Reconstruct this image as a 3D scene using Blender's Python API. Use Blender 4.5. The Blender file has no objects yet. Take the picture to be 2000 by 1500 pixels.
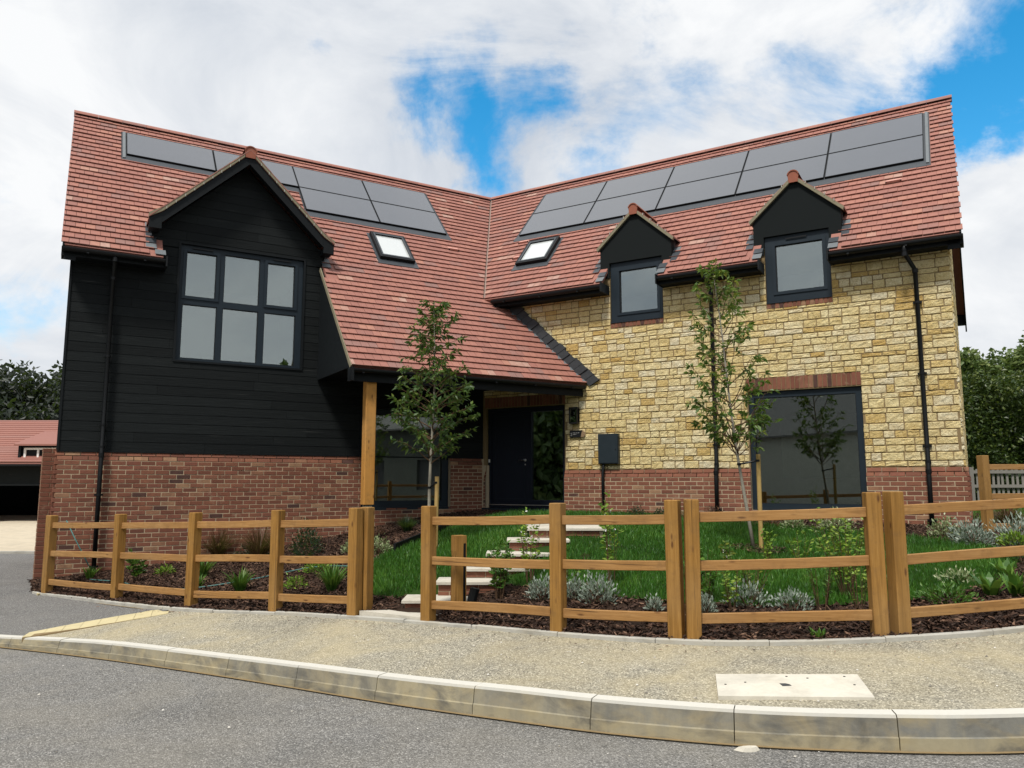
import bpy, math, random
import numpy as np
from mathutils import Vector

random.seed(7)
rng = np.random.default_rng(11)
R = math.radians
scene = bpy.context.scene
C = scene.collection

# ------------------------------------------------------------------ camera, sky, sun, exposure
ZS = 1.64                     # the eye is 1.64 m above the road; heights below are written relative to the eye
cam_d = bpy.data.cameras.new("camera")
cam_d.lens = 27.0
cam_d.sensor_width = 36.0
cam_d.sensor_fit = 'HORIZONTAL'
cam_d.clip_end = 3000
cam = bpy.data.objects.new("camera", cam_d)
cam.location = (0, 0, ZS)
cam.rotation_euler = (R(90 + 7.294), 0, 0)
C.objects.link(cam)
scene.camera = cam

SUN_EL, SUN_AZ = 58.0, 203.0   # azimuth clockwise from +Y (north): behind the camera, a little to the left
sun_d = bpy.data.lights.new("sun", 'SUN')
sun_d.energy = 3.3
sun_d.angle = R(9)
sun_d.color = (1.0, 0.95, 0.87)
sun = bpy.data.objects.new("sun", sun_d)
az = R(SUN_AZ)
sdir = Vector((math.sin(az) * math.cos(R(SUN_EL)), math.cos(az) * math.cos(R(SUN_EL)), math.sin(R(SUN_EL))))
sun.rotation_euler = (-sdir).to_track_quat('-Z', 'Y').to_euler()
C.objects.link(sun)

world = bpy.data.worlds.new("World")
scene.world = world
world.use_nodes = True
wn = world.node_tree
for n in list(wn.nodes):
    wn.nodes.remove(n)
WL = wn.links.new


def wnode(t, **kw):
    n = wn.nodes.new(t)
    for k, v in kw.items():
        setattr(n, k, v)
    return n


def wmath(op, a, b=None, c=None, clamp=False):
    n = wnode('ShaderNodeMath', operation=op, use_clamp=clamp)
    for i, x in enumerate((a, b, c)):
        if x is None:
            continue
        if isinstance(x, (int, float)):
            n.inputs[i].default_value = x
        else:
            WL(x, n.inputs[i])
    return n.outputs[0]


sky = wnode('ShaderNodeTexSky', sky_type='NISHITA')
sky.sun_disc = False
sky.sun_elevation = R(SUN_EL)
sky.sun_rotation = R(SUN_AZ)
tc = wnode('ShaderNodeTexCoord')
sep = wnode('ShaderNodeSeparateXYZ')
WL(tc.outputs['Generated'], sep.inputs[0])
dz = wmath('ADD', wmath('MAXIMUM', sep.outputs[2], 0.0), 0.55)
comb = wnode('ShaderNodeCombineXYZ')
WL(wmath('DIVIDE', sep.outputs[0], dz), comb.inputs[0])
WL(wmath('DIVIDE', sep.outputs[1], dz), comb.inputs[1])


def wnoise(scale, detail, rough, off, dist=0.0):
    mp = wnode('ShaderNodeMapping')
    mp.inputs['Location'].default_value = off
    WL(comb.outputs[0], mp.inputs[0])
    n = wnode('ShaderNodeTexNoise')
    n.inputs['Scale'].default_value = scale
    n.inputs['Detail'].default_value = detail
    n.inputs['Roughness'].default_value = rough
    n.inputs['Distortion'].default_value = dist
    WL(mp.outputs[0], n.inputs['Vector'])
    return n.outputs['Fac']


wn3 = wnode('ShaderNodeTexNoise')
wn3.inputs['Scale'].default_value = 3.2
wn3.inputs['Detail'].default_value = 9
wn3.inputs['Roughness'].default_value = .62
WL(tc.outputs['Generated'], wn3.inputs['Vector'])
wsub = wnode('ShaderNodeVectorMath', operation='SUBTRACT')
WL(wn3.outputs['Color'], wsub.inputs[0])
wsub.inputs[1].default_value = (.5, .5, .5)
wsc = wnode('ShaderNodeVectorMath', operation='SCALE')
WL(wsub.outputs[0], wsc.inputs[0])
wsc.inputs['Scale'].default_value = .30
wdir = wnode('ShaderNodeVectorMath', operation='ADD')
WL(tc.outputs['Generated'], wdir.inputs[0])
WL(wsc.outputs[0], wdir.inputs[1])
base_n = wnoise(2.6, 12, 0.60, (3.1, 1.7, 0.0), 0.35)
strk = wnode('ShaderNodeMapping')
strk.inputs['Rotation'].default_value = (0, .35, 0)
strk.inputs['Scale'].default_value = (1.0, 1.0, 2.0)
WL(tc.outputs['Generated'], strk.inputs[0])
sn = wnode('ShaderNodeTexNoise')
sn.inputs['Scale'].default_value = 3.4
sn.inputs['Detail'].default_value = 10
sn.inputs['Roughness'].default_value = .62
sn.inputs['Distortion'].default_value = .7
WL(strk.outputs[0], sn.inputs['Vector'])
cov = wmath('ADD', wmath('MULTIPLY', base_n, 1.05), wmath('MULTIPLY', sn.outputs['Fac'], .75))
cov = wmath('SUBTRACT', cov, .17)
# openings in the cloud layer, as directions on the sky
for (dx, dy, d_z, rad, amt) in ((-.066, .890, .450, .085, .29), (-.01, .915, .40, .08, .29), (.056, .877, .478, .05, .25), (.114, .910, .398, .055, .28),
                                (-.209, .839, .502, .035, .22), (.50, .737, .46, .12, .33), (.53, .755, .40, .09, .24), (.45, .799, .40, .06, .26), (.40, .813, .42, .04, .2),
                                (-.529, .827, .195, .07, .20), (.524, .825, .213, .05, .2),
                                (-.72, .65, .30, .2, .25), (.70, .52, .5, .22, .3), (.2, -.8, .55, .25, .25), (-.7, -.5, .5, .2, .25), (.6, -.4, .45, .2, .25)):
    v = Vector((dx, dy, d_z)).normalized()
    dn = wnode('ShaderNodeVectorMath', operation='DISTANCE')
    WL(wdir.outputs[0], dn.inputs[0])
    dn.inputs[1].default_value = v
    mr = wnode('ShaderNodeMapRange', interpolation_type='SMOOTHSTEP')
    mr.inputs['From Min'].default_value = 0.0
    mr.inputs['From Max'].default_value = rad * 1.5
    mr.inputs['To Min'].default_value = amt
    mr.inputs['To Max'].default_value = 0.0
    WL(dn.outputs['Value'], mr.inputs[0])
    cov = wmath('SUBTRACT', cov, mr.outputs[0])
mask = wnode('ShaderNodeMapRange', interpolation_type='SMOOTHSTEP')
mask.inputs['From Min'].default_value = 0.30
mask.inputs['From Max'].default_value = 0.62
WL(cov, mask.inputs[0])
shade = wnode('ShaderNodeValToRGB')
shade.color_ramp.elements[0].position = 0.38
shade.color_ramp.elements[0].color = (4.7, 5.1, 5.7, 1)
shade.color_ramp.elements[1].position = 0.58
shade.color_ramp.elements[1].color = (7.6, 7.7, 7.8, 1)
WL(wmath('ADD', wmath('MULTIPLY', wnoise(1.7, 9, 0.55, (7.3, -1.2, 4.0), 0.4), .6), wmath('MULTIPLY', sn.outputs['Fac'], .4)), shade.inputs[0])
hsv = wnode('ShaderNodeHueSaturation')
hsv.inputs['Hue'].default_value = 0.485
hsv.inputs['Saturation'].default_value = 1.5
hsv.inputs['Value'].default_value = 1.75
WL(sky.outputs[0], hsv.inputs['Color'])
mixc = wnode('ShaderNodeMix', data_type='RGBA')
WL(mask.outputs[0], mixc.inputs['Factor'])
WL(hsv.outputs[0], mixc.inputs['A'])
WL(shade.outputs[0], mixc.inputs['B'])
bg = wnode('ShaderNodeBackground')
bg.inputs['Strength'].default_value = 0.10
WL(mixc.outputs['Result'], bg.inputs['Color'])
wo = wnode('ShaderNodeOutputWorld')
WL(bg.outputs[0], wo.inputs['Surface'])

vs = scene.view_settings
vs.view_transform = 'Standard'
vs.look = 'None'
vs.exposure = 0.34
vs.gamma = 1.0
vs.use_curve_mapping = False
scene.render.engine = 'CYCLES'
scene.cycles.max_bounces = 8
scene.cycles.transparent_max_bounces = 12
scene.cycles.caustics_reflective = False
scene.cycles.caustics_refractive = False

# ------------------------------------------------------------------ materials
MATS = {}


class NT:
    def __init__(self, name):
        self.m = bpy.data.materials.new(name)
        self.m.use_nodes = True
        self.t = self.m.node_tree
        self.b = self.t.nodes['Principled BSDF']
        self.out = self.t.nodes['Material Output']
        self.tc = self.t.nodes.new('ShaderNodeTexCoord')
        self.co = self.tc.outputs['Object']

    def n(self, t, **kw):
        n = self.t.nodes.new(t)
        for k, v in kw.items():
            setattr(n, k, v)
        return n

    def l(self, a, b):
        self.t.links.new(a, b)

    def put(self, sock, x):
        if isinstance(x, (int, float)):
            sock.default_value = x
        elif isinstance(x, (tuple, list)):
            sock.default_value = tuple(x) + ((1,) if len(x) == 3 and len(sock.default_value) == 4 else ())
        else:
            self.l(x, sock)

    def map(self, scale=(1, 1, 1), rot=(0, 0, 0), loc=(0, 0, 0)):
        m = self.n('ShaderNodeMapping')
        m.inputs['Scale'].default_value = scale
        m.inputs['Rotation'].default_value = rot
        m.inputs['Location'].default_value = loc
        self.l(self.co, m.inputs[0])
        return m.outputs[0]

    def noise(self, scale, detail=4, rough=0.55, vec=None, dist=0.0, out='Fac'):
        n = self.n('ShaderNodeTexNoise')
        n.inputs['Scale'].default_value = scale
        n.inputs['Detail'].default_value = detail
        n.inputs['Roughness'].default_value = rough
        n.inputs['Distortion'].default_value = dist
        self.l(vec if vec is not None else self.co, n.inputs['Vector'])
        return n.outputs[out]

    def voro(self, scale, vec=None, feature='F1', out='Distance', rnd=1.0):
        n = self.n('ShaderNodeTexVoronoi', feature=feature)
        n.inputs['Scale'].default_value = scale
        n.inputs['Randomness'].default_value = rnd
        self.l(vec if vec is not None else self.co, n.inputs['Vector'])
        return n.outputs[out]

    def ramp(self, fac, stops, interp='LINEAR'):
        n = self.n('ShaderNodeValToRGB')
        cr = n.color_ramp
        cr.interpolation = interp
        while len(cr.elements) < len(stops):
            cr.elements.new(0.5)
        for e, (p, c) in zip(cr.elements, stops):
            e.position = p
            e.color = tuple(c) + (1,) if len(c) == 3 else c
        self.l(fac, n.inputs[0])
        return n.outputs[0]

    def mix(self, f, a, b, mode='MIX'):
        n = self.n('ShaderNodeMix', data_type='RGBA', blend_type=mode)
        self.put(n.inputs['Factor'], f)
        self.put(n.inputs['A'], a)
        self.put(n.inputs['B'], b)
        return n.outputs['Result']

    def math(self, op, a, b=None, clamp=False):
        n = self.n('ShaderNodeMath', operation=op, use_clamp=clamp)
        self.put(n.inputs[0], a)
        if b is not None:
            self.put(n.inputs[1], b)
        return n.outputs[0]

    def rng(self, x, a, b, c=0.0, d=1.0):
        n = self.n('ShaderNodeMapRange')
        self.put(n.inputs[0], x)
        for i, v in enumerate((a, b, c, d)):
            n.inputs[i + 1].default_value = v
        return n.outputs[0]

    def tint(self):
        n = self.n('ShaderNodeAttribute', attribute_name='tint')
        return n.outputs['Fac']

    def bump(self, h, strength=0.3, dist=0.01):
        n = self.n('ShaderNodeBump')
        n.inputs['Strength'].default_value = strength
        n.inputs['Distance'].default_value = dist
        self.l(h, n.inputs['Height'])
        self.l(n.outputs[0], self.b.inputs['Normal'])

    def fin(self, col, rough=0.7, spec=0.3, metal=0.0):
        self.put(self.b.inputs['Base Color'], col)
        self.put(self.b.inputs['Roughness'], rough)
        self.put(self.b.inputs['Specular IOR Level'], spec)
        self.put(self.b.inputs['Metallic'], metal)
        MATS[self.m.name] = self.m
        return self.m


def simple(name, col, rough=0.6, spec=0.3, metal=0.0, var=0.12, nscale=9, bump=0.0, bscale=60):
    m = NT(name)
    nz = m.noise(nscale, 5)
    c = m.mix(nz, tuple(x * (1 - var) for x in col), tuple(min(1, x * (1 + var)) for x in col))
    if bump:
        m.bump(m.noise(bscale, 4), bump, 0.004)
    return m.fin(c, m.rng(nz, 0.2, 0.8, rough - 0.06, rough + 0.06), spec, metal)


def mk_brick(name, k=1.0):
    m = NT(name)
    t = m.tint()
    c = m.ramp(t, [(0.0, (.055, .034, .03)), (0.06, (.075, .042, .034)), (0.08, (.15, .06, .038)), (0.35, (.205, .08, .048)), (0.6, (.25, .105, .062)),
                   (0.85, (.225, .085, .055)), (0.93, (.30, .155, .09)), (1.0, (.36, .225, .13))])
    blot = m.noise(9, 6, 0.65)
    c = m.mix(m.rng(blot, .38, .7), c, m.mix(0.5, c, (.13, .06, .045)))
    smear = m.noise(5.0, 6, 0.7, dist=0.6)
    c = m.mix(m.math('MULTIPLY', m.rng(smear, .60, .74), 0.55), c, (.42, .33, .23))
    fine = m.noise(140, 3)
    c = m.mix(m.math('MULTIPLY', fine, 0.35), c, (.10, .04, .03))
    m.bump(m.math('ADD', m.noise(45, 6, .7), m.math('MULTIPLY', fine, .6)), 0.55, 0.006)
    return m.fin(c, 0.85, 0.2)


def mk_stone():
    m = NT('yellow_limestone')
    t = m.tint()
    c = m.ramp(t, [(0.0, (.46, .30, .095)), (0.12, (.56, .41, .165)), (0.3, (.65, .52, .25)), (0.6, (.70, .59, .32)), (0.85, (.72, .63, .39)), (1.0, (.68, .62, .45))])
    a = m.noise(7, 6, .65)
    c = m.mix(m.rng(a, .40, .66), c, m.mix(0.45, c, (.46, .31, .10)))
    f = m.noise(38, 6, .7)
    c = m.mix(m.rng(f, .50, .72, 0, .7), c, (.30, .20, .08))
    c = m.mix(m.rng(f, .26, .44, .65, 0), c, (.78, .71, .50))
    h = m.math('ADD', m.noise(13, 8, .72, dist=.5), m.math('MULTIPLY', m.noise(55, 5, .7), .4))
    m.bump(h, 1.0, 0.032)
    return m.fin(c, 0.9, 0.15)


def mk_mortar(name, col):
    m = NT(name)
    n = m.noise(35, 6, .7)
    c = m.mix(n, tuple(x * .7 for x in col), tuple(x * 1.2 for x in col))
    m.bump(n, .4, .006)
    return m.fin(c, .95, .1)


def mk_tile(name):
    m = NT(name)
    t = m.tint()
    c = m.ramp(t, [(0.0, (.20, .12, .105)), (0.12, (.26, .135, .112)), (0.3, (.25, .108, .084)), (0.55, (.29, .124, .094)), (0.8, (.325, .142, .105)), (0.93, (.37, .178, .125)), (1.0, (.39, .25, .20))])
    a = m.noise(13, 6, .65)
    c = m.mix(m.rng(a, .36, .7), c, m.mix(.45, c, (.21, .09, .078)))
    f = m.noise(120, 4, .6)
    c = m.mix(m.rng(f, .5, .8, 0, .35), c, (.48, .25, .19))
    p = m.noise(2.2, 4, .6)
    c = m.mix(m.rng(p, .55, .75, 0, .3), c, (.30, .14, .12))
    m.bump(m.noise(90, 5, .7), .25, .004)
    return m.fin(c, .72, .35)


def mk_black_timber():
    m = NT('black_timber_board')
    rz = -R(30.2)
    v = m.map((1, 1, 1), (0, 0, rz))
    mm = m.n('ShaderNodeMapping')
    mm.inputs['Scale'].default_value = (1.3, 6, 34)
    m.l(v, mm.inputs[0])
    g = m.noise(1.6, 8, .62, mm.outputs[0], 1.2)
    t = m.tint()
    c = m.mix(g, (.003, .004, .0043), (.021, .025, .026))
    c = m.mix(m.math('MULTIPLY', t, .5), c, (.0045, .0055, .006))
    m2 = m.n('ShaderNodeMapping')
    m2.inputs['Scale'].default_value = (.9, 3, 60)
    m.l(v, m2.inputs[0])
    s = m.noise(1.1, 4, .5, m2.outputs[0])
    c = m.mix(m.math('MULTIPLY', m.rng(s, .70, .76), .30), c, (.20, .20, .19))
    m.bump(g, .55, .012)
    return m.fin(c, m.rng(g, .3, .7, .6, .8), .10)


def mk_wood(name, horiz, cols, knots=True):
    m = NT(name)
    sc = (2.2, 2.2, 46) if horiz else (40, 40, 1.6)
    v = m.map(sc)
    g = m.noise(1.0, 7, .6, v, 1.0)
    b = m.noise(2.3, 4, .6)
    t = m.tint()
    c = m.ramp(g, [(0.25, cols[0]), (0.5, cols[1]), (0.75, cols[2])])
    c = m.mix(m.rng(t, 0, 1, 0, .42), c, m.mix(.5, c, cols[3]))
    c = m.mix(m.rng(b, .45, .75, 0, .5), c, cols[3])
    if knots:
        kv = m.map((2.4, 2.4, 9) if horiz else (8, 8, 2.6))
        k = m.voro(1.3, kv)
        c = m.mix(m.rng(k, .15, .06, 0, .9), c, (.085, .032, .010))
    cv = m.map((1.2, 1.2, 70) if horiz else (75, 75, .9))
    cr = m.noise(.8, 3, .5, cv, .3)
    c = m.mix(m.rng(cr, .66, .70, 0, .75), c, (.045, .02, .008))
    wz = m.noise(1.1, 3, .5)
    c = m.mix(m.rng(wz, .48, .68, 0, .35), c, m.mix(.5, c, (.36, .25, .13)))
    dirt = m.noise(11, 5, .7)
    c = m.mix(m.rng(dirt, .52, .75, 0, .5), c, (.16, .09, .035))
    m.bump(g, .3, .006)
    return m.fin(c, .68, .25)


def mk_asphalt(name, dark, light, buff, agg, patch):
    m = NT(name)
    v1 = m.voro(agg, out='Color')
    v1d = m.voro(agg)
    grey = m.n('ShaderNodeSeparateColor')
    m.l(v1, grey.inputs[0])
    c = m.ramp(grey.outputs[0], [(0.0, dark), (0.45, tuple((x + y) / 2 for x, y in zip(dark, light))), (0.85, light), (1.0, tuple(min(1, x * 1.7) for x in light))])
    p = m.noise(.9, 6, .62, dist=.4)
    c = m.mix(m.rng(p, .40, .62, 0, patch), c, m.mix(.55, c, buff))
    q = m.noise(.45, 5, .6, m.map((1, 1, 1), loc=(5, 3, 0)))
    c = m.mix(m.rng(q, .52, .72, 0, .45), c, m.mix(.6, c, tuple(x * .5 for x in dark)))
    st = m.noise(1.6, 5, .65, m.map((.25, 1.3, 1), (0, 0, .45)))
    c = m.mix(m.rng(st, .50, .72, 0, .42), c, m.mix(.5, c, tuple(min(1, x * 1.25) for x in light)))
    sp = m.noise(14, 4, .7)
    c = m.mix(m.rng(sp, .58, .74, 0, .5), c, tuple(x * .6 for x in dark))
    fine = m.noise(agg * 2.5, 3, .6)
    c = m.mix(m.rng(fine, .45, .75, 0, .35), c, tuple(x * .35 for x in dark))
    m.bump(m.math('ADD', m.math('MULTIPLY', v1d, -1.0), m.math('MULTIPLY', fine, .35)), .9, .011)
    return m.fin(c, .9, .2)


def mk_concrete(name, col, stain=.6, dirty_shaded=None):
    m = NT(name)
    lit_top = col
    if dirty_shaded:
        col = dirty_shaded
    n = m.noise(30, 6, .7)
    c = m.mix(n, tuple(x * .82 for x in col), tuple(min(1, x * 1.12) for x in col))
    if dirty_shaded:
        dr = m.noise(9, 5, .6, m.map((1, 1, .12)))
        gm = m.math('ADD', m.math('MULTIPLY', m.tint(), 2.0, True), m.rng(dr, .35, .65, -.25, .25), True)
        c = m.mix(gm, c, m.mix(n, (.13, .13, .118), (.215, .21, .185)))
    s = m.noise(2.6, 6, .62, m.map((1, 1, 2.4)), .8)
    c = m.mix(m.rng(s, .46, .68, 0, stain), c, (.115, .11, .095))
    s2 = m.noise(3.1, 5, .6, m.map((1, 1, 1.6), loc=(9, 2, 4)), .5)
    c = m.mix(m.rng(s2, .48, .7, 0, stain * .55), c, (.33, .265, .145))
    if dirty_shaded:
        c = m.mix(m.rng(m.tint(), .6, .95), c, m.mix(n, tuple(x * .85 for x in lit_top), lit_top))  # upward faces painted paler, as if catching the sky
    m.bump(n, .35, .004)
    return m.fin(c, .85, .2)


def mk_leaf(name, c1, c2, c3, trans=.25, rough=.45):
    m = NT(name)
    t = m.tint()
    c = m.ramp(t, [(0, c1), (.5, c2), (1, c3)])
    m.fin(c, rough, .35)
    tr = m.n('ShaderNodeBsdfTranslucent')
    m.put(tr.inputs['Color'], m.mix(.5, c, (.25, .38, .05)))
    mx = m.n('ShaderNodeMixShader')
    mx.inputs[0].default_value = trans
    m.l(m.b.outputs[0], mx.inputs[1])
    m.l(tr.outputs[0], mx.inputs[2])
    m.l(mx.outputs[0], m.out.inputs['Surface'])
    return m.m


def mk_glass():
    m = NT('window_glass')
    fr = m.n('ShaderNodeFresnel')
    fr.inputs['IOR'].default_value = 1.52
    f = m.math('ADD', m.math('MULTIPLY', fr.outputs[0], 1.9), .14, True)
    g = m.n('ShaderNodeBsdfGlossy')
    g.inputs['Roughness'].default_value = 0.0
    g.inputs['Color'].default_value = (.86, .93, .94, 1)
    t = m.n('ShaderNodeBsdfTransparent')
    t.inputs['Color'].default_value = (.62, .68, .66, 1)
    bp = m.n('ShaderNodeBump')
    bp.inputs['Strength'].default_value = .02
    bp.inputs['Distance'].default_value = .01
    m.l(m.noise(1.3, 2), bp.inputs['Height'])
    m.l(bp.outputs[0], g.inputs['Normal'])
    mx = m.n('ShaderNodeMixShader')
    m.l(f, mx.inputs[0])
    m.l(t.outputs[0], mx.inputs[1])
    m.l(g.outputs[0], mx.inputs[2])
    m.l(mx.outputs[0], m.out.inputs['Surface'])
    MATS[m.m.name] = m.m
    return m.m


def mk_panel():
    m = NT('solar_glass')
    n = m.noise(3, 3)
    c = m.mix(n, (.035, .040, .050), (.045, .050, .062))
    m.b.inputs['Coat Weight'].default_value = 1.0
    m.b.inputs['Coat Roughness'].default_value = .10
    m.b.inputs['Coat IOR'].default_value = 1.9
    return m.fin(c, .3, .8)


BRICK = mk_brick('red_brick')
STONE = mk_stone()
MORT_B = mk_mortar('brick_mortar', (.43, .345, .235))
MORT_S = mk_mortar('stone_mortar', (.235, .172, .092))
TILE = mk_tile('clay_tile')
BOARD = mk_black_timber()
BLACK = simple('black_painted_board', (.007, .009, .0105), .6, .15)
PLAST = simple('black_plastic', (.005, .006, .007), .45, .25)
RENDER = simple('black_render', (.010, .0125, .013), .85, .1, bump=.3, bscale=120)
FRAME = simple('anthracite_frame', (.012, .020, .028), .5, .22)
DOORM = simple('navy_door', (.005, .008, .016), .45, .2)
LEAD = simple('lead_sheet', (.13, .145, .155), .5, .4, .0, .25, 14, .15)
SLATE = simple('dark_lead_flashing', (.028, .031, .035), .6, .35, 0, .35, 18, .3)
FLASH = simple('grey_flashing', (.045, .052, .06), .42, .4)
CHROME = simple('steel', (.5, .5, .5), .3, .5, 1.0)
WHITE = simple('white_paint', (.75, .75, .72), .5)
TERRA = simple('terracotta', (.25, .085, .052), .75, .25, 0, .2, 12, .25)
VMORT = simple('verge_mortar', (.21, .19, .13), .9, .15, 0, .25, 20, .5)
GLASS = mk_glass()
SOLAR = mk_panel()
OAK = mk_wood('oak_post_wood', False, ((.37, .165, .032), (.47, .225, .05), (.52, .26, .07), (.40, .20, .05)), True)
WOOD_V = mk_wood('fence_post_wood', False, ((.155, .075, .016), (.28, .142, .032), (.38, .21, .060), (.19, .10, .026)))
WOOD_H = mk_wood('fence_rail_wood', True, ((.20, .10, .030), (.335, .176, .058), (.43, .248, .098), (.22, .112, .042)))
ROADM = mk_asphalt('road_asphalt', (.105, .104, .10), (.29, .283, .268), (.31, .285, .235), 110, .6)
FOOTM = mk_asphalt('footway_tarmac', (.165, .155, .125), (.49, .455, .36), (.57, .48, .29), 110, .9)
DRIVEM = mk_asphalt('drive_tarmac', (.10, .10, .10), (.26, .255, .245), (.25, .235, .205), 125, .35)
KERBM = mk_concrete('kerb_concrete', (.58, .565, .51), 1.0, (.33, .29, .195))  # pale lit top and darker face painted in, along with splash dirt
EDGEM = mk_concrete('edging_concrete', (.42, .41, .37), .4)
SLABM = mk_concrete('pale_paving', (.52, .49, .42), .3)
COVERM = mk_concrete('cover_concrete', (.60, .57, .49), .25)
YELLOW = mk_concrete('yellow_setts', (.54, .47, .28), .2)
BEDM = simple('bed_soil', (.032, .020, .014), .95, .1, 0, .5, 30, .9, 40)
TURF = simple('turf_soil', (.02, .045, .008), .95, .1, 0, .4, 14, .6, 60)
LEAF1 = mk_leaf('tree_leaf', (.014, .040, .010), (.045, .095, .018), (.16, .21, .04))
LEAF2 = mk_leaf('yellowish_tree_leaf', (.03, .075, .012), (.085, .15, .022), (.26, .27, .04))
LEAFG = mk_leaf('green_leaf', (.025, .075, .012), (.06, .15, .02), (.15, .27, .04))
LEAFD = mk_leaf('dark_leaf', (.008, .022, .010), (.018, .042, .018), (.04, .075, .03))
LEAFS = mk_leaf('silver_leaf', (.13, .17, .13), (.24, .29, .24), (.42, .46, .40), .1)
LEAFW = mk_leaf('variegated_leaf', (.06, .12, .03), (.25, .30, .14), (.62, .62, .45), .15)
LEAFL = mk_leaf('lime_leaf', (.07, .16, .015), (.16, .27, .03), (.33, .42, .06))
LEAFB = mk_leaf('bronze_leaf', (.05, .02, .012), (.13, .06, .035), (.26, .15, .085), .15)
GRASSM = mk_leaf('lawn_blade', (.014, .060, .006), (.038, .135, .012), (.13, .26, .04), .3, .5)
HEDGEM = mk_leaf('hedge_leaf', (.011, .026, .006), (.034, .060, .011), (.12, .15, .028), .15)
WOODLM = mk_leaf('woodland_leaf', (.008, .013, .010), (.019, .026, .019), (.055, .066, .055), .15)
FARM = mk_leaf('far_tree_leaf', (.035, .065, .018), (.085, .13, .036), (.21, .25, .08), .2)
CHIPM = mk_leaf('bark_chip', (.022, .011, .007), (.075, .037, .022), (.28, .17, .11), 0.0, .8)
BARK = simple('pale_bark', (.26, .24, .195), .85, .15, 0, .35, 25, .5)
TWIG = simple('brown_twig', (.10, .06, .035), .85, .15)
STAKE = mk_wood('stake_wood', False, ((.30, .20, .06), (.38, .26, .09), (.42, .30, .12), (.33, .22, .08)), False)
ROOM = simple('interior_plaster', (.15, .147, .135), .9, .1)
FLOORI = simple('interior_floor', (.22, .17, .12), .7, .2)
FIELD = simple('field_grass', (.045, .075, .02), .95, .1, 0, .35, 2, .5, 20)
PAVE = mk_concrete('block_paving', (.52, .45, .34), .25)
LAMPM = simple('lamp_glass', (.08, .08, .08), .15, .5)
TEAL = simple('teal_hose', (.06, .16, .15), .5, .3)
PICKET = simple('grey_picket_wood', (.22, .21, .19), .85, .15)

# ------------------------------------------------------------------ mesh helpers
ORG = {}


class MB:
    def __init__(self):
        self.v, self.f, self.t = [], [], []

    def poly(self, pts, t=.5):
        i = len(self.v)
        self.v.extend(pts)
        self.f.append(tuple(range(i, i + len(pts))))
        self.t.append(t)

    def faces(self, pts, fs, t=.5):
        i = len(self.v)
        self.v.extend(pts)
        for f in fs:
            self.f.append(tuple(i + k for k in f))
            self.t.append(t)

    def prism(self, bot, top, t=.5):
        n = len(bot)
        fs = [tuple(range(n, 2 * n)), tuple(range(n - 1, -1, -1))] + [(k, (k + 1) % n, n + (k + 1) % n, n + k) for k in range(n)]
        self.faces(list(bot) + list(top), fs, t)

    def box(self, P, s0, s1, o0, o1, z0, z1, t=.5):
        b = [P(s0, o0, z0), P(s1, o0, z0), P(s1, o1, z0), P(s0, o1, z0)]
        u = [P(s0, o0, z1), P(s1, o0, z1), P(s1, o1, z1), P(s0, o1, z1)]
        self.prism(b, u, t)

    def wedge(self, P, poly, o0, o1, t=.5):
        self.prism([P(s, o0, z) for s, z in poly], [P(s, o1, z) for s, z in poly], t)

    def tube(self, pts, rad, n=8, t=.5, cap=True):
        pts = [Vector(p) for p in pts]
        rs = rad if isinstance(rad, (list, tuple)) else [rad] * len(pts)
        base = len(self.v)
        ref = None
        for k, p in enumerate(pts):
            d = (pts[min(k + 1, len(pts) - 1)] - pts[max(k - 1, 0)])
            if d.length < 1e-9:
                d = Vector((0, 0, 1))
            d.normalize()
            if ref is None:
                ref = Vector((1, 0, 0)) if abs(d.x) < .9 else Vector((0, 1, 0))
            x = (ref - d * ref.dot(d))
            if x.length < 1e-6:
                x = d.orthogonal()
            x.normalize()
            ref = x
            y = d.cross(x)
            for i in range(n):
                an = 2 * math.pi * i / n
                self.v.append(tuple(p + (x * math.cos(an) + y * math.sin(an)) * rs[k]))
        for k in range(len(pts) - 1):
            for i in range(n):
                j = (i + 1) % n
                self.f.append((base + k * n + i, base + k * n + j, base + (k + 1) * n + j, base + (k + 1) * n + i))
                self.t.append(t)
        if cap:
            self.f.append(tuple(base + i for i in range(n - 1, -1, -1)))
            self.f.append(tuple(base + (len(pts) - 1) * n + i for i in range(n)))
            self.t += [t, t]

    def build(self, name, mat, parent=None, smooth=False, **kw):
        me = bpy.data.meshes.new(name)
        me.from_pydata([tuple(p) for p in self.v], [], self.f)
        at = me.attributes.new('tint', 'FLOAT', 'FACE')
        at.data.foreach_set('value', self.t)
        me.materials.append(mat)
        if smooth:
            me.polygons.foreach_set('use_smooth', [True] * len(me.polygons))
        return link(name, me, parent, **kw)


def link(name, data, parent=None, label=None, cat=None, group=None, kind=None, loc=None):
    o = bpy.data.objects.new(name, data)
    C.objects.link(o)
    if parent is not None:
        o.parent = parent
        o.location = -ORG[parent.name]
    elif loc is not None:
        o.location = loc
    ORG[o.name] = Vector(loc) if (loc is not None and parent is None) else Vector((0, 0, 0))
    for k, v in (('label', label), ('category', cat), ('group', group), ('kind', kind)):
        if v:
            o[k] = v
    return o


def thing(name, label, cat, loc, group=None):
    o = link(name, None, None, label, cat, group, None, Vector(loc))
    o.empty_display_size = .2
    return o


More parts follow.
